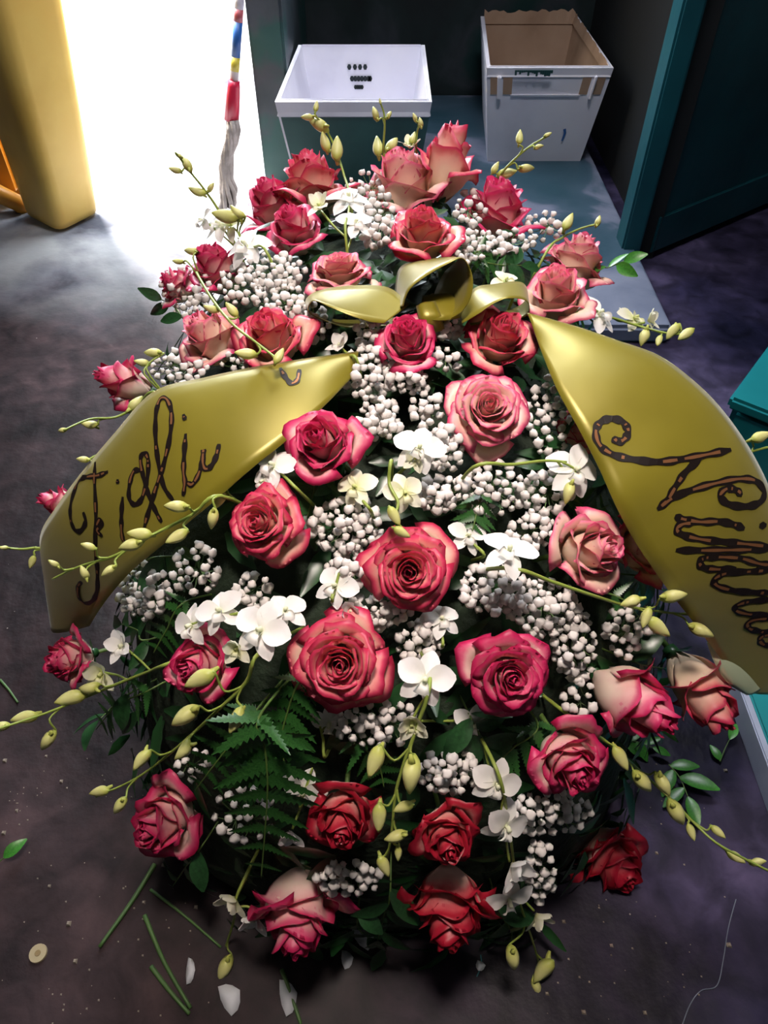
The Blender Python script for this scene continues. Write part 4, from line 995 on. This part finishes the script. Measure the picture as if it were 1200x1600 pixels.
def sprig(label, path, L, n, lift=.02, m='leaf', depth=None, root=True, group='leafy sprigs of the funeral spray', z=None):
    if z is not None: P3 = [floor_at(x, y, z + .004 * i) for i, (x, y) in enumerate(path)]
    else: P3 = [at(x, y, (D(x, y) - lift) if depth is None else depth) for x, y in path]
    line = catmull(([P3[0] + (Vector((MC.x, MC.y, .2)) - P3[0]) * .2] if root else []) + P3, 6); O = line[0]
    t = empty('leaf_sprig', O); tag(t, label, 'leaves', group); r_ = random.Random(len(label) * 3)
    mb = MB(); mb.tube([p - O for p in line], .0013, .0007, 5); mb.build('stem', M['stem'], t, True)
    i0 = 6 if root else 1; m_ = len(line) - 1 - i0
    for k in range(n):
        i = i0 + int(k * m_ / max(1, n - 1)) if n > 1 else len(line) - 1; i = min(i, len(line) - 1); p = line[i]
        y = (line[min(i + 1, len(line) - 1)] - line[max(i - 1, 0)]).normalized(); nn = (CP - p).normalized() + (mgrad(p) if z is None else Vector((0, 0, 1)) * 2)
        nn = (nn - y * nn.dot(y)).normalized(); a = y.cross(nn) * (1 if k % 2 else -1)
        dv = (a * r_.uniform(.5, .9) + y * r_.uniform(.4, .8) + nn * r_.uniform(-.1, .25)).normalized() if k < n - 1 else y
        zz = (nn - dv * nn.dot(dv)).normalized()
        R = Matrix((dv.cross(zz), dv, zz)).transposed(); s = L * r_.uniform(.8, 1.1)
        o = obj('leaf', LEAF[r_.randrange(3)], M[m], t); o.matrix_local = Matrix.Translation(p - O) @ R.to_4x4() @ Matrix.Scale(s, 4)
SP = [
 ('bright green leaf sprig at the right back, beside the farthest right rose', [(930, 425), (950, 418), (975, 408)], .036, 5, .0, 'leafbright'),
 ('dark leaf sprig pointing down over the floor at the left, under the drooping orchid', [(200, 1085), (175, 1105), (155, 1125)], .05, 5, .0, 'leaf'),
 ('dark leaf sprig under the crimson and white rose at the lower left', [(310, 1330), (290, 1355), (270, 1385)], .05, 5, .0, 'leaf'),
 ('large dark leaves in the gap left of the curled orchid', [(520, 740), (500, 765), (480, 790)], .05, 6, .0, 'leaf'),
 ('dark leaves between the salmon rose and the right ribbon', [(880, 690), (860, 720), (840, 745)], .045, 6, .0, 'leaf'),
 ('dark leaves under the right ribbon beside the half hidden rose', [(1000, 900), (1030, 920), (1065, 925)], .045, 6, .0, 'leaf'),
 ('dark leaves above the plump pink rosebud', [(980, 1030), (1010, 1040), (1040, 1045)], .045, 5, .0, 'leaf'),
 ('dark leaves below the rolled bow loop', [(510, 530), (495, 520), (480, 540)], .045, 6, .0, 'leaf'),
 ('dark leaves in the shadow between the two lowest dark red roses', [(610, 1390), (600, 1430), (590, 1470)], .05, 6, .0, 'leaf'),
 ('dark leaves right of the shadowed bottom rose', [(780, 1420), (800, 1460), (790, 1500)], .05, 6, .0, 'leaf'),
 ('dark leaves behind the crimson open rose on its lower left', [(730, 1110), (745, 1140), (760, 1170)], .05, 6, .0, 'leaf'),
 ('dark leaves left of the pink striped rose', [(230, 1000), (215, 985), (190, 975)], .045, 5, .0, 'leaf'),
 ('dark leaves above the pink striped rose near the ribbon tip', [(250, 870), (225, 880), (200, 900)], .045, 5, .0, 'leaf'),
 ('small dark leaf sprig at the left edge below a white dense sprig', [(285, 495), (270, 478), (252, 468)], .032, 4, .0, 'leaf'),
 ('dark leaves in a gap below the round pink rose at the back', [(770, 405), (790, 412), (815, 415)], .034, 6, .0, 'leaf'),
 ('leaf sprig lying in front of the bottom roses', [(560, 1420), (560, 1450), (575, 1465)], .04, 4, .0, 'leaf'),
]
for s in SP: sprig(*s)

# ------------------------------------------------------------------ clippings and litter on the floor
M['stalk'] = noisy('cut_stalk', [(.3, (.035, .10, .02)), (.7, (.09, .18, .05))], 20, .5)
def stalk(label, path, r=.003, m='stalk'):
    P3 = catmull([floor_at(x, y, r) for x, y in path], 5); O = P3[0]
    t = MB(); t.tube([p - O for p in P3], r, r * .7, 7); o = t.build('cut_stem', M[m], None, True); o.location = O
    tag(o, label, 'stem', 'cut stems on the floor')
stalk('green cut stem on the floor slanting away below the crimson and white rose', [(242, 1350), (205, 1410), (155, 1480)], .0035)
stalk('thin cut stem on the floor running toward the bottom left orchid twig', [(235, 1390), (290, 1432), (345, 1480)], .0022)
stalk('long cut stem on the floor pointing at the bottom edge, left of a white petal', [(226, 1430), (255, 1500), (298, 1575)], .0032)
stalk('pale cut stem on the floor, left of the long one it lies against', [(236, 1510), (265, 1548), (296, 1584)], .0032)
stalk('cut stem behind the bottom crimson rose, reaching the lower edge', [(440, 1515), (455, 1555), (470, 1600)], .003)
stalk('short green clipping at the far left edge of the floor', [(0, 1062), (14, 1078), (28, 1098)], .0022)
sprig('glossy green leaf clipping on the floor under the long trailing twig', [(1045, 1195), (1062, 1215), (1075, 1245)], .05, 5, m='leafgloss' if 'leafgloss' in M else 'leafbright', root=False, group='leaf clippings on the floor', z=.008)
sprig('small bright leaf clipping on the floor right of the red and white rose', [(970, 1165), (990, 1158), (1020, 1168)], .03, 6, m='leafbright', root=False, group='leaf clippings on the floor', z=.008)
sprig('tiny leaf clipping beside the pale edge of the teal board', [(1125, 1190), (1132, 1172), (1140, 1155)], .03, 2, m='leafbright', root=False, group='leaf clippings on the floor', z=.006)
sprig('green leaf tip at the left edge of the floor', [(-14, 1362), (-4, 1350), (6, 1340)], .04, 2, m='leafbright', root=False, group='leaf clippings on the floor', z=.006)
M['petal_white'] = mat('fallen_petal', (.62, .64, .68), .55)
def fallen(label, x, y, w, h, rot, m='petal_white', name='fallen_petal', cat='petal'):
    c = floor_at(x, y, .001); s = (c - CP).dot(CF) / FPX; n = 9; V = [(0, 0, .004)]; F = []
    for i in range(n):
        a = 2 * pi * i / n; k = 1 + .18 * math.cos(3 * a)
        X, Y = w * .5 * s * math.cos(a) * k, h * .5 * s * math.sin(a) * k
        V.append((X * math.cos(rot) - Y * math.sin(rot), X * math.sin(rot) + Y * math.cos(rot), .0015 + .004 * (i % 3 == 0)))
    for i in range(n): F.append((0, 1 + i, 1 + (i + 1) % n))
    o = obj(name, mesh_from(name, V, F), M[m]); o.location = c; tag(o, label, cat, 'fallen petals on the floor' if cat == 'petal' else None)
    s_ = o.modifiers.new('thickness', 'SOLIDIFY'); s_.thickness = .0008; s_.offset = 1
fallen('white fallen petal on the floor by the bottom left orchid twig', 360, 1560, 30, 46, .6)
fallen('white fallen petal on the floor below the bottom crimson rose', 450, 1558, 26, 50, .3)
fallen('small grey petal on the floor left of the yellowish buds', 298, 1518, 14, 36, .1)
fallen('pale green petal caught in the dark below the bottom crimson rose', 570, 1462, 34, 40, .7)
fallen('tiny bluish petal in the dark at the bottom centre', 542, 1500, 18, 26, .2)
fallen('small pale fallen scrap near the bottom shadowed rose', 750, 1510, 14, 14, 0)
fallen('tiny teal petal on the floor left of the dark red rose', 890, 1334, 14, 10, .4)
M['slice'] = mat('stem_slice', (.42, .34, .20), .7); M['slice_core'] = mat('stem_slice_core', (.26, .18, .08), .8)
c = floor_at(60, 1490, 0); t = empty('stem_slice', c); tag(t, 'round pale stem slice lying on the floor at the lower left', 'stem slice')
mb = MB(); mb.tube([(0, 0, 0), (0, 0, .003)], .0115, .011, 20); mb.build('disc', M['slice'], t)
mb = MB(); mb.tube([(0, 0, .0029), (0, 0, .0036)], .004, .0036, 12); mb.build('pith', M['slice_core'], t)
M['crumb'] = mat('pale_crumb', (.26, .22, .17), .8)
mb = MB(); r_ = random.Random(4)
for i in range(150):
    x, y = (r_.uniform(0, 330), r_.uniform(1180, 1600)) if i < 90 else (r_.uniform(850, 1140), r_.uniform(1180, 1600))
    if i < 12: x, y = r_.gauss(35, 16), r_.gauss(1250, 14)
    c = floor_at(x, y); s = r_.uniform(.0005, .0014) if r_.random() < .9 else r_.uniform(.002, .0034)
    mb.hexa([c + Vector((-s, -s * .7, 0)), c + Vector((s, -s, 0)), c + Vector((s * .8, s, 0)), c + Vector((-s, s * .9, 0))], [c + Vector((-s * .6, -s * .4, s)), c + Vector((s * .5, -s * .6, s * 1.1)), c + Vector((s * .4, s * .6, s)), c + Vector((-s * .5, s * .5, s * .9))])
o = mb.build('floor_crumbs', M['crumb']); tag(o, 'pale crumbs and seeds scattered on the dark floor', 'crumbs', None, 'stuff')
M['thread'] = mat('thread', (.16, .19, .24), .6)
P3 = catmull([floor_at(x, y, .0015) for x, y in ((1150, 1405), (1138, 1450), (1130, 1500), (1120, 1540), (1095, 1548), (1078, 1570), (1065, 1605))], 6)
mb = MB(); mb.tube([p - P3[0] for p in P3], .0006, .0006, 5); o = mb.build('thread', M['thread'], None, True); o.location = P3[0]; tag(o, 'thin pale thread curling on the floor at the lower right', 'thread')
P3 = catmull([floor_at(x, y, .0015) for x, y in ((751, 1492), (752, 1508), (745, 1526))], 5)
mb = MB(); mb.tube([p - P3[0] for p in P3], .0008, .0008, 5); o = mb.build('thread', mat('teal_thread', (.02, .22, .25), .5), None, True); o.location = P3[0]; tag(o, 'short teal thread in the shadow under the bottom rose', 'thread')
